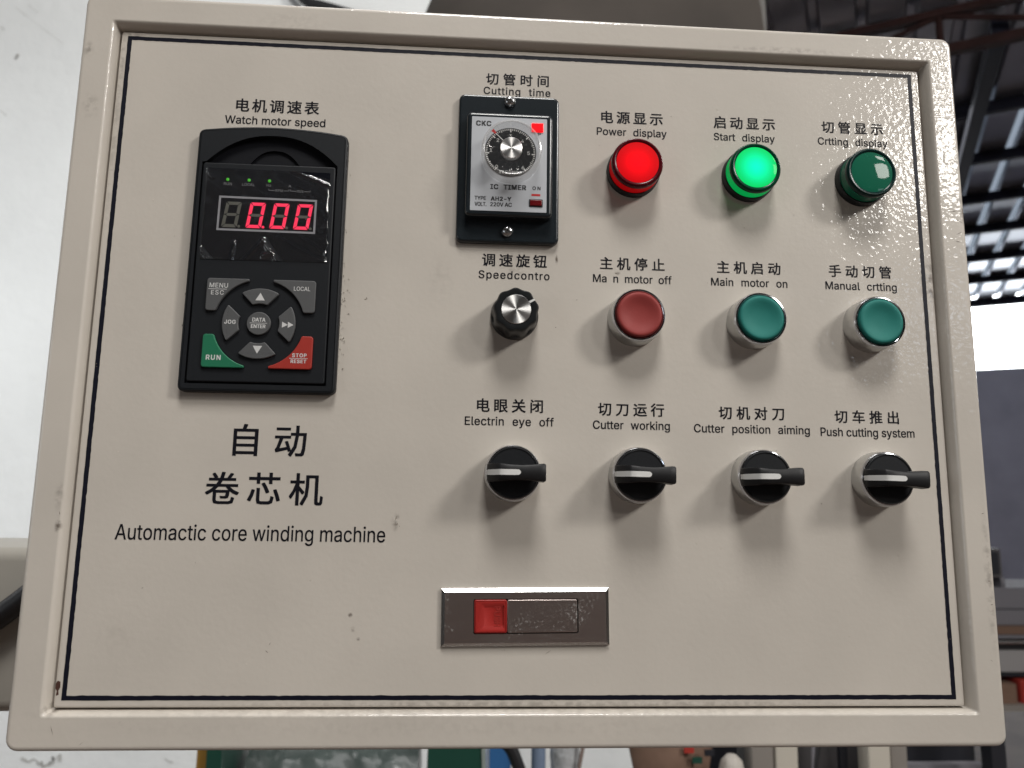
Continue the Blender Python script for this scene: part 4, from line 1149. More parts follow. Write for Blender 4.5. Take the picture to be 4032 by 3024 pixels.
lamp(COLS[1], ROW1, (0.20, 0.0, 0.002), (0.50, 0.0, 0.002), (1.15, 0.0, 0.006), 1.0, (0.085, 0.004, 0.008), 'lit red indicator lamp on a black base under the caption Power display')
lamp(COLS[2], ROW1, (0.0, 0.10, 0.04), (0.0, 0.66, 0.12), (0.0, 1.2, 0.62), 1.0, (0.0, 0.055, 0.026), 'lit green indicator lamp on a black base under the caption Start display')
lamp(COLS[3], ROW1, (0.0, 0.115, 0.062), (0, 0, 0), (0, 0, 0), 0.0, (0.004, 0.024, 0.022), 'unlit green indicator lamp on a black base under the caption Crtting display')


# --- push buttons
def push(cx, cz, capm, label):
    g = PB(cx, cz)
    g.lathe([(14.75, 0), (14.7, -5), (14.35, -10.6), (14.15, -11.6), (13.7, -12.4), (13.0, -12.5), (12.5, -12.2), (12.2, -11.0)], M_SATIN, cx, cz, 64, cap=False,
            mats=[M_SATIN, M_SATIN, M_CHROME, M_CHROME, M_CHROME, M_CHROME, M_CHROME, M_CHROME])
    o = centre(g.part('push_button', label=label), cx, cz)
    g = PB(cx, cz)
    g.lathe([(12.2, -9.0), (12.15, -12.6), (11.9, -13.3), (11.2, -13.7), (10.2, -13.65), (8.6, -13.2), (6.5, -12.55), (4.0, -12.1), (1.2, -11.95)], capm, cx, cz, 64)
    g.part('button_cap', o, smooth=60)


push(COLS[1], ROW2, M_CAPRED, 'red push button in a metal ring under the caption Ma n motor off')
push(COLS[2], ROW2, M_CAPGREEN, 'green push button in a metal ring under the caption Main motor on')
push(COLS[3], ROW2, M_CAPGREEN, 'green push button in a metal ring under the caption Manual crtting')

# --- speed knob
cx, cz = COLS[0], ROW2
g = PB(cx, cz)


def lobes(a, r, y):
    return 1 + (0.035 * math.cos(9 * (a - R(92))) if r > 10.4 and y < -3.5 else 0)


g.lathe([(12.9, 0), (12.9, -2.0), (12.5, -3.2), (12.1, -3.8), (11.95, -7), (11.8, -13.5), (11.4, -15.2), (10.8, -15.9), (8.4, -16.1), (8.0, -16.0)], M_KNOB, cx, cz, 144, wob=lobes)
a = R(30)
c, s = math.cos(a), math.sin(a)
g.poly([[(cx + 7.9 * c + 0.55 * s, cz + 7.9 * s - 0.55 * c), (cx + 11.0 * c + 0.55 * s, cz + 11.0 * s - 0.55 * c), (cx + 11.0 * c - 0.55 * s, cz + 11.0 * s + 0.55 * c), (cx + 7.9 * c - 0.55 * s, cz + 7.9 * s + 0.55 * c)]], -16.16, M_WHITE)
o = centre(g.part('speed_knob', label='black fluted speed knob with a brushed silver disc and white mark'), cx, cz)
g = PB(cx, cz)
g.lathe([(7.8, -15.9), (7.8, -16.25), (7.6, -16.4)], M_BRUSH, cx, cz, 64)
g.part('metal_disc', o)

# --- selector switches: one with its parts, then copies
cx, cz = COLS[0], ROW3
g = PB(cx, cz)
g.lathe([(14.75, 0), (14.7, -4), (14.35, -8.8), (14.15, -9.9), (13.7, -10.6), (13.2, -10.7)], M_SATIN, cx, cz, 64, cap=False, mats=[M_SATIN, M_SATIN, M_CHROME, M_CHROME, M_CHROME, M_CHROME])
sel = centre(g.part('selector_switch', label='black selector switch in a metal ring under the caption Electrin eye off'), cx, cz)
g = PB(cx, cz)
g.lathe([(13.25, -9.0), (13.2, -11.0), (12.8, -11.5), (12.3, -11.4), (12.1, -11.2)], M_BLACK, cx, cz, 56)
g.part('dial', sel)
g = PB(cx, cz)
# handle: a waisted grip, low at the mark end, cantilevered past the ring at the other
st = [(-13.4, 3.9, 13.2), (-12.9, 4.3, 14.6), (-11.0, 4.4, 17.2), (-8.0, 4.3, 21.6), (-6.8, 4.2, 22.4), (-2.0, 3.7, 22.5), (4.0, 3.5, 22.4), (9.0, 3.8, 22.3), (12.5, 4.2, 22.2), (14.8, 4.4, 22.0), (15.6, 4.0, 21.6)]
L = []
for x, w, h in st:
    base = 10.8 if x < 11.5 else 15.5
    if x >= 15.0:
        base = 15.8
    b = 0.8
    L.append([(cx + x, -base, cz + w + 0.35), (cx + x, -(h - b), cz + w), (cx + x, -h + 0.15, cz + w - b), (cx + x, -h, cz), (cx + x, -h + 0.15, cz - w + b), (cx + x, -(h - b), cz - w), (cx + x, -base, cz - w - 0.35)])
g.loft(L, M_HANDLE, cap0=True, cap1=True)


def htop(x):
    for (xa, _, ha), (xb, _, hb) in zip(st, st[1:]):
        if xa <= x <= xb:
            return ha + (hb - ha) * (x - xa) / (xb - xa)
    return st[-1][2]


xs = [-13.3, -12.9, -11.0, -8.0, -6.8, -4, -2, 0, 2.0, 2.6, 3.0]
ws = [1.25, 1.35, 1.4, 1.4, 1.4, 1.4, 1.4, 1.4, 1.3, 0.9, 0.3]
for i in range(len(xs) - 1):
    p, q = xs[i], xs[i + 1]
    g.face([(cx + p, -htop(p) - 0.18, cz - ws[i]), (cx + q, -htop(q) - 0.18, cz - ws[i + 1]), (cx + q, -htop(q) - 0.18, cz + ws[i + 1]), (cx + p, -htop(p) - 0.18, cz + ws[i])], M_WHITE)
g.face([(cx - 13.75, -11.6, cz - 1.2), (cx - 13.3, -htop(-13.3) - 0.18, cz - 1.25), (cx - 13.3, -htop(-13.3) - 0.18, cz + 1.25), (cx - 13.75, -11.6, cz + 1.2)], M_WHITE)
g.part('handle', sel, smooth=40)
for k, cap in ((1, 'Cutter working'), (2, 'Cutter position aiming'), (3, 'Push cutting system')):
    c = sel.copy()
    COL.objects.link(c)
    c.location = sel.location + Vector(((COLS[k] - COLS[0]) / 1000, 0, 0))
    c['label'] = 'black selector switch in a metal ring under the caption ' + cap
    c.rotation_euler.y = R((0, 0.9, -0.7, 1.4)[k])
    for ch in sel.children:
        d = ch.copy()
        COL.objects.link(d)
        d.parent = c

# --- push latch of the door
LX, LZ = 224.0, 40.2
g = PB(LX, LZ)
TILT = Matrix.Translation((LX, 0, LZ)) @ Matrix.Rotation(R(-0.75), 4, 'Y') @ Matrix.Translation((-LX, 0, -LZ))
pl = [(181.5, 26.2), (266.6, 26.2), (266.6, 54.4), (181.5, 54.4)]
top = inset(pl, 1.7)
g.loft([[(x, 0, z) for x, z in pl], [(x, -1.4, z) for x, z in pl], [(x, -2.6, z) for x, z in top]], M_LATCHEDGE, cap1=False)
slot = rr(197.6, 250.8, 32.2, 49.2, 0.8, 3)
g.poly([top, slot], -2.6, M_LATCH)
g.loft([[(x, -0.3, z) for x, z in slot[::-1]], [(x, -2.6, z) for x, z in slot[::-1]]], M_GAP, cap1=False)
g.poly([slot], -0.3, M_GAP)
g.xform(TILT)
latch = centre(g.part('push_latch', label='zinc plated push latch with a red press tab at the bottom of the door'), LX, LZ)
g = PB(LX, LZ)
tab = rr(198.0, 214.4, 32.6, 48.9, 0.9, 3)
g.prism(tab, 0.5, -3.0, M_LATCHRED, 0.5, cap1=False)
r1, r2 = inset(tab, 0.5), rr(202.0, 213.2, 34.6, 46.8, 0.8, 3)
g.poly([r1, r2], -3.0, M_LATCHRED)
r3 = rr(203.0, 213.0, 35.8, 45.4, 0.8, 3)
g.loft([[(x, -3.0, z) for x, z in r2], [(x, -2.2, z) for x, z in r3]], M_LATCHRED, cap1=True)
s0 = len(g.v)
text(g, 'PUSH', -5.0, 5.0, -1.5, 3.1, M_LATCHREDHI, -2.35, 'b')
g.xform(Matrix.Translation((209.6, 0, 40.6)) @ Matrix.Rotation(R(90), 4, 'Y'), s0)
g.xform(TILT)
g.part('press_tab', latch, label='red press tab embossed PUSH')
g = PB(LX, LZ)
g.prism(rr(214.7, 250.2, 32.7, 48.8, 0.7, 3), 0.5, -2.75, M_LATCH, 0.4)
g.xform(TILT)
g.part('lever_plate', latch)

# ------------------------------------------------------------------ the workshop hall behind the cabinet
def tag(o, label=None, cat=None, group=None, kind=None):
    if label:
        o['label'] = label
    if cat:
        o['category'] = cat
    if group:
        o['group'] = group
    if kind:
        o['kind'] = kind
    return o


def empty(name, loc, label, cat, group=None, rz=0.0):
    o = bpy.data.objects.new(name, None)
    COL.objects.link(o)
    o.location = loc
    o.rotation_euler = (0, 0, rz)
    return tag(o, label, cat, group)


M_FLOOR = mat('concrete_floor', (0.11, 0.078, 0.064), rough=0.75, noise=(3, 0.25), bump=(40, 0.002))
M_PLASTER = mat('white_plaster', (0.80, 0.82, 0.82), rough=0.85, noise=(2.2, 0.05), bump=(18, 0.004))
M_PLASTERSTAIN = mat('plaster_crack', (0.50, 0.50, 0.48), rough=0.9)
M_PILLAR = mat('grey_concrete', (0.17, 0.163, 0.155), rough=0.85, noise=(6, 0.12))
M_WALLSHADE = mat('wall_shade_brown', (0.050, 0.041, 0.034), rough=0.85, noise=(3, 0.2))  # tone of the shadow on the upper white wall, put into the colour
M_BEAM = mat('beige_beam_paint', (0.40, 0.375, 0.33), rough=0.45, spec=0.4, noise=(9, 0.05))
M_RUBBER = mat('black_rubber', (0.012, 0.012, 0.014), rough=0.45)
M_ROOF = mat('grey_roof_sheet', (0.36, 0.38, 0.42), rough=0.30, metal=0.8, noise=(1.5, 0.15))
M_PURLIN = mat('dark_purlin', (0.014, 0.015, 0.028), rough=0.7, spec=0.2)
M_RUST = mat('red_oxide_steel', (0.040, 0.018, 0.017), rough=0.7, spec=0.2, noise=(5, 0.3))
M_FARWALL = mat('blue_grey_wall', (0.25, 0.25, 0.31), rough=0.8, noise=(2, 0.1))
M_DARKWALL = mat('dark_brown_wall', (0.14, 0.12, 0.105), rough=0.85, noise=(1, 0.25))

# frame of the hall: la runs away from the panel along the roof ribs, lb runs to the right along the purlins
AL = R(29)
VA, VB = Vector((math.sin(AL), math.cos(AL), 0)), Vector((math.cos(AL), -math.sin(AL), 0))
HO = Vector((-0.032, -0.393, 0))
ROOF_Z = 5.46
HALL_ROT = -AL


def hall(la, lb, z=0.0):
    return HO + VA * la + VB * lb + Vector((0, 0, z))


def hall_obj(mb, name, smooth=35):
    """mb drawn with x = lb, y = la, z up."""
    o = mb.build(name, None, HO, smooth)
    o.rotation_euler = (0, 0, HALL_ROT)
    return o


g = MB()
g.face([(-45, -45, 0), (45, -45, 0), (45, 60, 0), (-45, 60, 0)], M_FLOOR)
tag(g.build('floor', smooth=0), kind='structure')

M_YARD = mat('pale_yard_concrete', (0.60, 0.60, 0.60), rough=0.9)
g = MB()
g.face([(-30, 17.3, 0.004), (30, 17.3, 0.004), (30, 58, 0.004), (-30, 58, 0.004)], M_YARD)
tag(hall_obj(g, 'yard_ground', 0), kind='structure')

# white plaster wall with its grey end pillar
g = MB()
g.box(-7, 1.03, 2.6, 2.85, 0, ROOF_Z - 0.02, M_PLASTER)


def crack(pts, w):
    r5 = random.Random(len(pts))
    q = []
    for (ax, az), (bx, bz) in zip(pts, pts[1:]):
        for i in range(5):
            t = i / 5
            q.append((ax + (bx - ax) * t + r5.gauss(0, w), az + (bz - az) * t + r5.gauss(0, w)))
    for (ax, az), (bx, bz) in zip(q, q[1:]):
        n = Vector((-(bz - az), bx - ax)).normalized() * w * r5.uniform(0.2, 0.8)
        g.face([(ax - n.x, 2.596, az - n.y), (bx - n.x, 2.596, bz - n.y), (bx + n.x, 2.596, bz + n.y), (ax + n.x, 2.596, az + n.y)], M_PLASTERSTAIN)


crack([(-1.606, 0.518), (-1.555, 0.501), (-1.535, 0.483), (-1.51, 0.496), (-1.463, 0.518)], 0.006)
crack([(-1.115, 0.507), (-1.06, 0.494)], 0.004)
crack([(-1.942, 3.26), (-1.93, 3.243)], 0.008)
crack([(-2.017, 3.383), (-1.985, 3.367)], 0.004)
crack([(-1.975, 3.009), (-1.932, 2.983)], 0.003)
crack([(-1.966, 3.473), (-1.699, 3.279)], 0.0012)
crack([(-1.916, 3.488), (-1.855, 3.444)], 0.0015)
tag(g.build('plaster_wall', smooth=0), 'white plastered wall with fine cracks behind the cabinet and the beam', 'wall')
g = MB()
g.box(1.03, 1.22, 2.5, 2.9, 0, ROOF_Z - 0.02, M_PILLAR)
tag(g.build('wall_pillar', smooth=0), 'grey concrete pillar at the end of the white plastered wall', 'pillar')

# soft shadow high on the white wall, modelled as a dark rounded shape
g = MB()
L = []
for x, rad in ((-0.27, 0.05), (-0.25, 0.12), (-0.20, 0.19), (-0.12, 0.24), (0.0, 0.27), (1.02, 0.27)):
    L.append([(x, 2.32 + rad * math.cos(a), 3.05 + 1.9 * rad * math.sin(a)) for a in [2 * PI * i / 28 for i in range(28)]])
g.loft(L, M_WALLSHADE, cap0=True, cap1=True)
tag(g.build('wall_shade_shape'), 'brown grey rounded shape standing for the soft shadow high on the wall above the cabinet', 'shadow shape')

# black cable on the wall above the cabinet
g = MB()
g.tube([(-0.95, 2.56, 5.40), (-0.90, 2.56, 4.4), (-0.818, 2.55, 3.611), (-0.766, 2.55, 3.548), (-0.733, 2.55, 3.527), (-0.693, 2.55, 3.521), (-0.545, 2.55, 3.484), (-0.42, 2.56, 3.40), (-0.36, 2.56, 3.0), (-0.34, 2.56, 1.9)], 0.022, M_RUBBER)
tag(g.build('wall_cable'), 'black cable running down the white wall above the cabinet top', 'cable')

# the beam that carries the cabinet
g = MB()
loops = []
for x in (-2.9, -0.12):
    loops.append([(x, yy, zz) for yy, zz in rr(0.216, 0.36, 1.296, 1.417, 0.010, 4)])
g.loft(loops, M_BEAM, cap0=True, cap1=True)
g.box(-2.88, -2.74, 0.218, 0.358, 0, 1.2955, M_BEAM)
tag(g.build('support_beam'), 'beige square steel beam running left from behind the cabinet', 'beam')
g = MB()
g.tube([(-0.78, 0.19, 0.012), (-0.76, 0.19, 0.5), (-0.68, 0.195, 0.95), (-0.56, 0.20, 1.22), (-0.408, 0.205, 1.346), (-0.391, 0.205, 1.356), (-0.374, 0.205, 1.368), (-0.363, 0.205, 1.377), (-0.344, 0.205, 1.393), (-0.30, 0.20, 1.425), (-0.262, 0.18, 1.45), (-0.240, 0.17, 1.455)], 0.0085, M_RUBBER, 12)
tag(g.build('power_cable'), 'black cable slanting across the front of the beige beam', 'cable')

# roof sheet with trapezoid ribs running along la
M_RIBLIGHT = bpy.data.materials.new('rib_light_strip')  # see-through ribs imitate daylight spilling in under the eave onto opaque sheet
M_RIBLIGHT.use_nodes = True
nt = M_RIBLIGHT.node_tree
nt.nodes.remove(nt.nodes['Principled BSDF'])
tl = nt.nodes.new('ShaderNodeBsdfTranslucent')
tl.inputs[0].default_value = (0.030, 0.034, 0.040, 1)
nt.links.new(tl.outputs[0], nt.nodes['Material Output'].inputs['Surface'])
g = MB()
A0, A1 = -12.0, 16.72
PITCH = 0.37
b0 = 1.61 - PITCH * 40
for i in range(75):
    b = b0 + PITCH * i
    prof = [(b - PITCH / 2 + 0.055, 0), (b - 0.055, 0), (b - 0.03, 0.055), (b + 0.03, 0.055), (b + 0.055, 0), (b + PITCH / 2 + 0.055 - 0.11, 0)]
    prof = [(b - 0.055, 0), (b - 0.03, 0.055), (b + 0.03, 0.055), (b + 0.055, 0), (b + PITCH - 0.055, 0)]
    for k, ((xa, za), (xb, zb)) in enumerate(zip(prof, prof[1:])):
        for p, q in ((A0, 8.2), (8.2, A1)):
            m = M_RIBLIGHT if k == 1 and p > 0 and -1 < b < 12 else M_ROOF
            g.face([(xa, p, ROOF_Z + za), (xb, p, ROOF_Z + zb), (xb, q, ROOF_Z + zb), (xa, q, ROOF_Z + za)], m)
roof = hall_obj(g, 'roof', smooth=0)
tag(roof, 'grey corrugated roof of the workshop with thin bright ribs, right of the cabinet', 'roof')

# purlins under the roof: each a member of its own
prev = None
PURL = (-9.0, -6.5, -4.0, -1.5, 1.0, 2.3, 3.6, 4.8, 6.0, 7.15, 8.32, 9.57, 10.88, 12.15, 13.6, 15.0)
seen = ('nearest of the dark roof purlins right of the cabinet', 'second dark roof purlin right of the cabinet, counted from the top', 'third dark roof purlin right of the cabinet, counted from the top',
        'fourth dark roof purlin right of the cabinet, counted from the top', 'fifth dark roof purlin right of the cabinet, counted from the top', 'last dark roof purlin before the roof edge')
for i, la in enumerate(PURL):
    if la < 8:
        continue
    g = MB()
    g.box(-12, 12.5, -0.035, 0.035, -0.125, -0.003, M_PURLIN)
    o = g.build('roof_purlin', None, hall(la, 0, ROOF_Z), 0)
    o.rotation_euler = (0, 0, HALL_ROT)
    tag(o, seen[i - 10], 'purlin', 'purlins under the corrugated roof')
g = MB()
g.box(-12, 12.5, -0.05, 0.05, -0.16, -0.003, M_PURLIN)
o = g.build('eaves_beam', None, hall(16.68, 0, ROOF_Z), 0)
o.rotation_euler = (0, 0, HALL_ROT)
tag(o, 'dark beam along the roof edge above the bright opening', 'beam')

# lattice girder of red oxide steel
truss = empty('roof_girder', hall(6.5, 0, 5.05), 'dark reddish steel lattice girder under the roof, above the cabinet corner', 'girder', rz=HALL_ROT)
g = MB()
g.box(-9, 11, -0.04, 0.04, 0.0, 0.075, M_RUST)
g.build('chord', truss, smooth=0)
g = MB()
g.box(-9, 11, -0.04, 0.04, 0.33, 0.395, M_RUST)
g.build('chord', truss, smooth=0)
for k in range(-4, 6):
    b = 0.69 + 1.9 * k
    g = MB()
    g.tube([(b, 0, 0.07), (b, 0, 0.335)], 0.027, M_RUST, 8)
    g.build('post', truss)
    for s in (-1, 1):
        g = MB()
        g.tube([(b + s * 0.04, 0, 0.335), (b + s * 0.92, 0, 0.072)], 0.024, M_RUST, 8)
        g.build('brace', truss)
for lb in (1.12, 5.2):
    g = MB()
    g.box(-0.06, 0.06, 6.6, 16.6, -0.26, -0.13, M_PURLIN)
    o = g.build('roof_rafter', None, hall(0, lb, ROOF_Z), 0)
    o.rotation_euler = (0, 0, HALL_ROT)
    tag(o, 'dark roof rafter running away just right of the cabinet corner' if lb < 2 else 'dark roof rafter farther to the right, under the corrugated roof', 'rafter')

# walls of the hall
g = MB()
g.box(-12, 12.5, 17.0, 17.25, 0, 4.12, M_FARWALL)
tag(hall_obj(g, 'far_wall', 0), 'blue grey far wall below the bright opening right of the cabinet', 'wall')
g = MB()
g.tube([(-10 + 2 * i, 16.95, 5.12 + 0.03 * math.sin(i * 2.1)) for i in range(12)], 0.02, M_RUST, 6)
tag(hall_obj(g, 'hanging_wire'), 'thin brown wire strung across the bright opening', 'wire')
g = MB()
g.box(-12, -11.8, -9, 17, 0, ROOF_Z - 0.03, M_DARKWALL)
tag(hall_obj(g, 'side_wall', 0), 'dark brown side wall of the hall behind the white plastered wall', 'wall')
g = MB()
g.box(12.5, 12.7, -9, 17.25, 0, ROOF_Z - 0.03, M_DARKWALL)
tag(hall_obj(g, 'side_wall', 0), 'dark brown side wall of the hall beyond the machines on the right', 'wall')
g = MB()
g.box(-12, 12.7, -9.2, -9, 0, ROOF_Z - 0.03, M_DARKWALL)
tag(hall_obj(g, 'end_wall', 0), 'dark brown end wall of the hall behind the viewer', 'wall')

# ------------------------------------------------------------------ things under and beside the cabinet
M_GREEN = mat('green_machine_paint', (0.007, 0.050, 0.034), rough=0.4, coat=0.2)
M_OCHRE = mat('ochre_paint', (0.22, 0.12, 0.02), rough=0.5)
M_EDGE = mat('pale_edge', (0.22, 0.26, 0.24), rough=0.5)
M_WRAP = mat('dark_stretch_film', (0.045, 0.060, 0.055), rough=0.30, coat=0.35, coat_rough=0.15, noise=(9, 0.5), bump=(16, 0.006))
M_BLUE = mat('blue_plastic', (0.030, 0.12, 0.30), rough=0.4)
M_BLUEGREY = mat('blue_grey_pipe', (0.16, 0.21, 0.30), rough=0.45)
M_FILMROLL = mat('pale_film_roll', (0.40, 0.41, 0.42), rough=0.14, coat=0.6, noise=(14, 0.25), bump=(30, 0.008))
M_CORD = mat('brown_cord', (0.20, 0.15, 0.13), rough=0.8)
M_CARD = mat('brown_cardboard', (0.15, 0.090, 0.062), rough=0.85, noise=(8, 0.15), bump=(12, 0.010))
M_BAG = mat('pale_bag', (0.42, 0.39, 0.35), rough=0.7, bump=(25, 0.010))
M_BLACKSTEEL = mat('black_steel', (0.014, 0.015, 0.020), rough=0.45)
M_GREYPOST = mat('grey_post_paint', (0.22, 0.20, 0.18), rough=0.55)
M_LIGHTPOST = mat('cream_post_paint', (0.50, 0.465, 0.40), rough=0.45)
M_DARKGREY = mat('dark_grey_sheet', (0.070, 0.066, 0.068), rough=0.5, noise=(5, 0.2))
M_PALE = mat('pale_grey_machine', (0.27, 0.26, 0.26), rough=0.45)
M_MIDGREY = mat('mid_grey_machine', (0.15, 0.145, 0.16), rough=0.8, spec=0.2)
M_STEEL = mat('bright_rail_steel', (0.75, 0.75, 0.76), rough=0.22, metal=1.0)
M_REDBIN = mat('red_plastic', (0.34, 0.035, 0.025), rough=0.4)
M_BROWN = mat('brown_material', (0.13, 0.075, 0.05), rough=0.7)

# green stand with a wrapped roll lying in it
st_ = empty('roll_stand', (-0.22, 1.0, 0), 'green steel stand with an ochre post, under the cabinet on the left', 'stand')
g = MB()
g.loft([[(-0.206, -0.12, 0), (-0.155, -0.12, 0), (-0.184, -0.12, 1.09), (-0.206, -0.12, 1.09)], [(-0.206, 0.12, 0), (-0.155, 0.12, 0), (-0.184, 0.12, 1.09), (-0.206, 0.12, 1.09)]], M_GREEN, cap0=True)
g.build('side_panel', st_, smooth=0)
g = MB()
g.loft([[(0.130, -0.12, 0), (0.27, -0.12, 0), (0.222, -0.12, 1.09), (0.138, -0.12, 1.09)], [(0.130, 0.12, 0), (0.27, 0.12, 0), (0.222, 0.12, 1.09), (0.138, 0.12, 1.09)]], M_GREEN, cap0=True)
g.loft([[(0.2705, -0.123, 0), (0.2765, -0.123, 0), (0.2285, -0.123, 1.09), (0.2225, -0.123, 1.09)], [(0.2705, 0.12, 0), (0.2765, 0.12, 0), (0.2285, 0.12, 1.09), (0.2225, 0.12, 1.09)]], M_EDGE, cap0=True)
g.build('side_panel', st_, smooth=0)
g = MB()
g.box(-0.224, -0.2065, -0.11, 0.11, 0, 1.1, M_OCHRE)
g.build('post', st_, smooth=0)
g = MB()
g.box(-0.15, 0.13, -0.10, 0.10, 0.70, 0.74, M_GREEN)
g.build('shelf', st_, smooth=0)
g = MB()
L = []
r6 = random.Random(5)
for i in range(25):
    x = -0.385 + 0.285 * i / 24
    L.append([(x, 1.0 + (0.098 + r6.uniform(-0.004, 0.004)) * math.cos(a), 0.895 + (0.148 + r6.uniform(-0.006, 0.006)) * math.sin(a)) for a in [2 * PI * k / 40 for k in range(40)]])
g.loft(L, M_WRAP, cap0=True)
tag(g.build('wrapped_roll', smooth=60), 'dark roll in shiny stretch film lying between the green panels of the stand', 'roll')

# blue crate
t = empty('plastic_crate', (0.034, 1.2, 0), 'blue plastic crate beside the green stand, just under the cabinet', 'crate')
g = MB()
g.loft([[(-0.005, -0.10, 0), (0.027, -0.10, 0), (0.027, 0.10, 0), (-0.005, 0.10, 0)], [(-0.010, -0.12, 1.02), (0.030, -0.12, 1.02), (0.030, 0.12, 1.02), (-0.010, 0.12, 1.02)]], M_BLUE, cap0=True, cap1=True)
g.build('body', t, smooth=0)
g = MB()
g.box(-0.014, 0.034, -0.126, 0.126, 1.021, 1.04, M_BLUE)
g.build('rim', t, smooth=0)

g = MB()
g.tube([(0.028, 0.98, 1.07), (0.060, 0.98, 1.03), (0.085, 0.98, 0.97), (0.10, 0.98, 0.80), (0.12, 0.98, 0.4), (0.14, 0.98, 0.01)], 0.011, M_RUBBER)
tag(g.build('floor_cable'), 'black hose curving down beside the blue crate', 'hose')
g = MB()
g.lathe([(0.013, 0), (0.013, 1.12)], M_BLUEGREY, 0, 0, 20)
g.v = [(x, z, y) for x, y, z in g.v]
tag(g.build('grey_pipe', None, (0.112, 1.05, 0)), 'upright blue grey pipe next to the pale film roll', 'pipe')
g = MB()
g.lathe([(0.026 + 0.0012 * math.sin(i * 1.7), 0.10 + i * 0.02) for i in range(50)], M_FILMROLL, 0, 0, 28)
g.v = [(x, z, y) for x, y, z in g.v]
g.box(-0.04, 0.04, -0.04, 0.04, 0, 0.1, M_GREYPOST)
tag(g.build('film_roll', None, (0.160, 1.05, 0), 60), 'upright roll of pale clear film under the middle of the cabinet', 'roll')
g = MB()
g.tube([(0.200, 1.02, 1.12), (0.190, 1.02, 1.03), (0.178, 1.02, 0.97), (0.17, 1.02, 0.6), (0.17, 1.02, 0.01)], 0.0035, M_CORD, 8)
tag(g.build('brown_cord'), 'thin brown cord hanging beside the pale film roll', 'cord')

# paper sack with red and green print
g = MB()
L = []
for z, w, d in ((0, 0.080, 0.05), (0.5, 0.078, 0.055), (0.9, 0.074, 0.055), (0.98, 0.066, 0.05), (1.03, 0.075, 0.048), (1.06, 0.082, 0.04)):
    L.append([(w * math.cos(a) * (1 + 0.05 * math.sin(5 * a + 9 * z)), d * math.sin(a) * (1 + 0.06 * math.cos(4 * a + 7 * z)), z) for a in [2 * PI * k / 36 for k in range(36)]])
g.loft(L, M_CARD, cap0=True)
for x, z, m in ((0.012, 1.035, M_REDBIN), (0.026, 1.018, M_GREEN), (-0.03, 0.999, M_BROWN), (0.048, 1.03, M_BLACKSTEEL)):
    g.box(x, x + 0.017, -0.056, -0.052, z - 0.005, z + 0.005, m)
tag(g.build('paper_sack', None, (0.345, 1.02, 0), 60), 'crumpled brown paper sack with red and green print under the cabinet', 'sack')
g = MB()
L = []
for z, w in ((0, 0.026), (0.6, 0.028), (0.9, 0.026), (0.98, 0.024), (1.005, 0.018), (1.016, 0.008)):
    L.append([(w * math.cos(a) * (1 + 0.10 * math.sin(3 * a + 20 * z)), w * math.sin(a), z) for a in [2 * PI * k / 24 for k in range(24)]])
g.loft(L, M_BAG, cap0=True)
tag(g.build('pale_bag', None, (0.452, 1.0, 0), 60), 'small pale bag between the brown sack and the black machine', 'bag')
g = MB()
g.box(0.405, 0.505, 1.12, 1.5, 0, 1.10, M_BLACKSTEEL)
tag(g.build('black_cupboard', smooth=0), 'black steel cupboard behind the pale bag', 'cupboard')
for x0, x1, y, m, lab in ((0.489, 0.529, 1.0, M_GREYPOST, 'grey steel post right of the black cupboard'), (0.533, 0.574, 1.0, M_LIGHTPOST, 'cream steel post close beside the grey post'),
                          (0.704, 0.745, 1.0, M_LIGHTPOST, 'cream steel post with a black cable beside it'), (0.762, 0.794, 1.03, M_GREYPOST, 'grey steel post right of the black cable'),
                          (0.681, 0.696, 1.06, M_BLACKSTEEL, 'narrow black post left of the cream post with the cable')):
    g = MB()
    w = (x1 - x0) / 2
    L = []
    for z in (0, 1.12):
        L.append([(xx, yy, z) for xx, yy in rr(-w, w, -w, w, 0.003, 3)])
    g.loft(L, m, cap0=True)
    tag(g.build('machine_post', None, ((x0 + x1) / 2, y + w, 0)), lab, 'post', 'posts of the machine under the cabinet')
g = MB()
g.box(0.585, 0.83, 1.20, 1.6, 0, 1.12, M_DARKGREY)
tag(g.build('grey_cupboard', smooth=0), 'dark grey steel cupboard behind the hanging cables', 'cupboard')
for k, (x, lab) in enumerate(((0.596, 'thin black cable hanging left of the pair in front of the grey cupboard'), (0.640, 'grey cable, paired with a black one in front of the grey cupboard'), (0.652, 'thicker black cable, paired with a grey one in front of the grey cupboard'), (0.752, 'black cable running down beside the cream post'))):
    g = MB()
    s = (0.004, -0.012, -0.02, -0.012)[k]
    r_ = (0.003, 0.004, 0.006, 0.0055)[k]
    g.tube([(x + 0.01, 1.1, 1.12), (x, 1.08, 1.03), (x + s, 1.06, 0.98), (x + s * 2.2, 1.05, 0.7), (x + s * 2.2, 1.05, 0.01)], r_, M_MIDGREY if k == 1 else M_RUBBER, 8)
    tag(g.build('hanging_cable'), lab, 'cable', 'cables hanging under the cabinet')
t = empty('machine_plinth', (0.87, 1.25, 0), 'dark machine base with a grey rail under the right end of the cabinet', 'machine')
g = MB()
g.box(-0.065, 0.10, -0.15, 0.25, 0, 1.14, M_BLACKSTEEL)
g.build('body', t, smooth=0)
g = MB()
g.box(-0.065, 0.10, -0.175, -0.155, 0.955, 0.972, M_MIDGREY)
g.build('rail', t, smooth=0)
g = MB()
g.box(-0.065, 0.10, -0.18, -0.155, 0.80, 0.945, M_GREYPOST)
g.build('skirt', t, smooth=0)
g = MB()
g.box(0.935, 0.962, 1.0, 1.03, 0, 1.10, M_BLACKSTEEL)
tag(g.build('machine_post', smooth=0), 'black steel post at the right end of the machine base', 'post', 'posts of the machine under the cabinet')

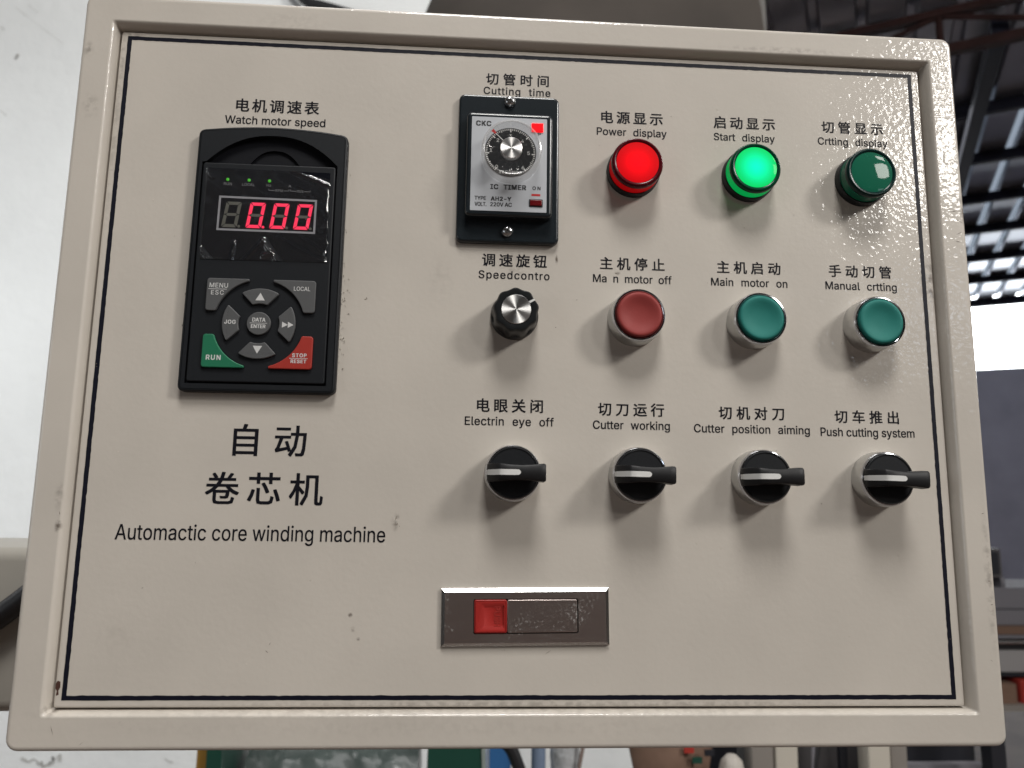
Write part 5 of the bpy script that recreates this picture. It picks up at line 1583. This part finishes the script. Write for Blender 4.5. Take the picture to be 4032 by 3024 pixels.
# long machine farther back on the right
t = empty('long_machine', (2.9, 3.4, 0), 'long pale grey machine bed with a bright steel rail right of the cabinet', 'machine')
for nm, y0, y1, z0, z1, m in (('bed', -0.17, 0.35, 0.675, 0.775, M_PALE), ('cover', -0.10, 0.35, 0.96, 1.06, M_MIDGREY), ('channel', -0.12, 0.33, 0.885, 0.955, M_MIDGREY),
                              ('web_material', -0.15, 0.33, 0.845, 0.882, M_BROWN), ('rail_support', -0.16, 0.33, 0.828, 0.842, M_MIDGREY),
                              ('drive_belt', -0.17, 0.33, 0.778, 0.803, M_RUBBER), ('skirt', -0.16, 0.33, 0.652, 0.672, M_BLACKSTEEL)):
    g = MB()
    g.box(-0.7, 2.2, y0, y1, z0, z1, m)
    g.build(nm, t, smooth=0)
g = MB()
g.tube([(-0.7, -0.185, 0.815), (2.2, -0.185, 0.815)], 0.009, M_STEEL, 12)
g.build('rail', t)
for x in (-0.6, 0.7, 2.0):
    g = MB()
    g.box(x - 0.04, x + 0.04, 0.0, 0.1, 0, 0.65, M_MIDGREY)
    g.build('leg', t, smooth=0)
g = MB()
g.box(-0.7, 2.2, -0.2, 0.3, 0.50, 0.53, M_GREYPOST)
g.build('shelf', t, smooth=0)
g = MB()
g.tube([(-0.24, -0.05, 1.08), (-0.22, -0.05, 1.08)], 0.04, M_MIDGREY, 16)
g.build('roller', t)
t = empty('monitor', (2.56, 3.35, 1.062), 'dark box shaped control screen standing on the long grey machine', 'monitor')
g = MB()
g.box(-0.14, 0.10, -0.05, 0.10, 0.05, 0.19, M_DARKGREY)
g.build('housing', t, smooth=0)
g = MB()
g.box(-0.13, 0.085, -0.056, -0.051, 0.065, 0.175, M_BLACKSTEEL)
g.build('screen', t, smooth=0)
g = MB()
g.box(-0.05, 0.03, 0.0, 0.06, 0.0, 0.05, M_MIDGREY)
g.build('stand', t, smooth=0)
g = MB()
g.box(2.40, 2.625, 3.22, 3.4, 0.531, 0.622, M_CARD)
tag(g.build('cardboard_box', smooth=0), 'brown cardboard box on the shelf under the long grey machine', 'box')
g = MB()
L = []
for z, q in ((0.531, 0.012), (0.64, 0)):
    L.append([(x, y, z) for x, y in rr(2.64 + q, 2.80 - q, 3.21 + q, 3.4 - q, 0.02, 4)])
g.loft(L, M_REDBIN, cap0=True)
tag(g.build('red_bin'), 'red plastic bin beside the cardboard box under the long machine', 'bin')

for o in list(bpy.data.objects):
    if '_c' in o:
        del o['_c']
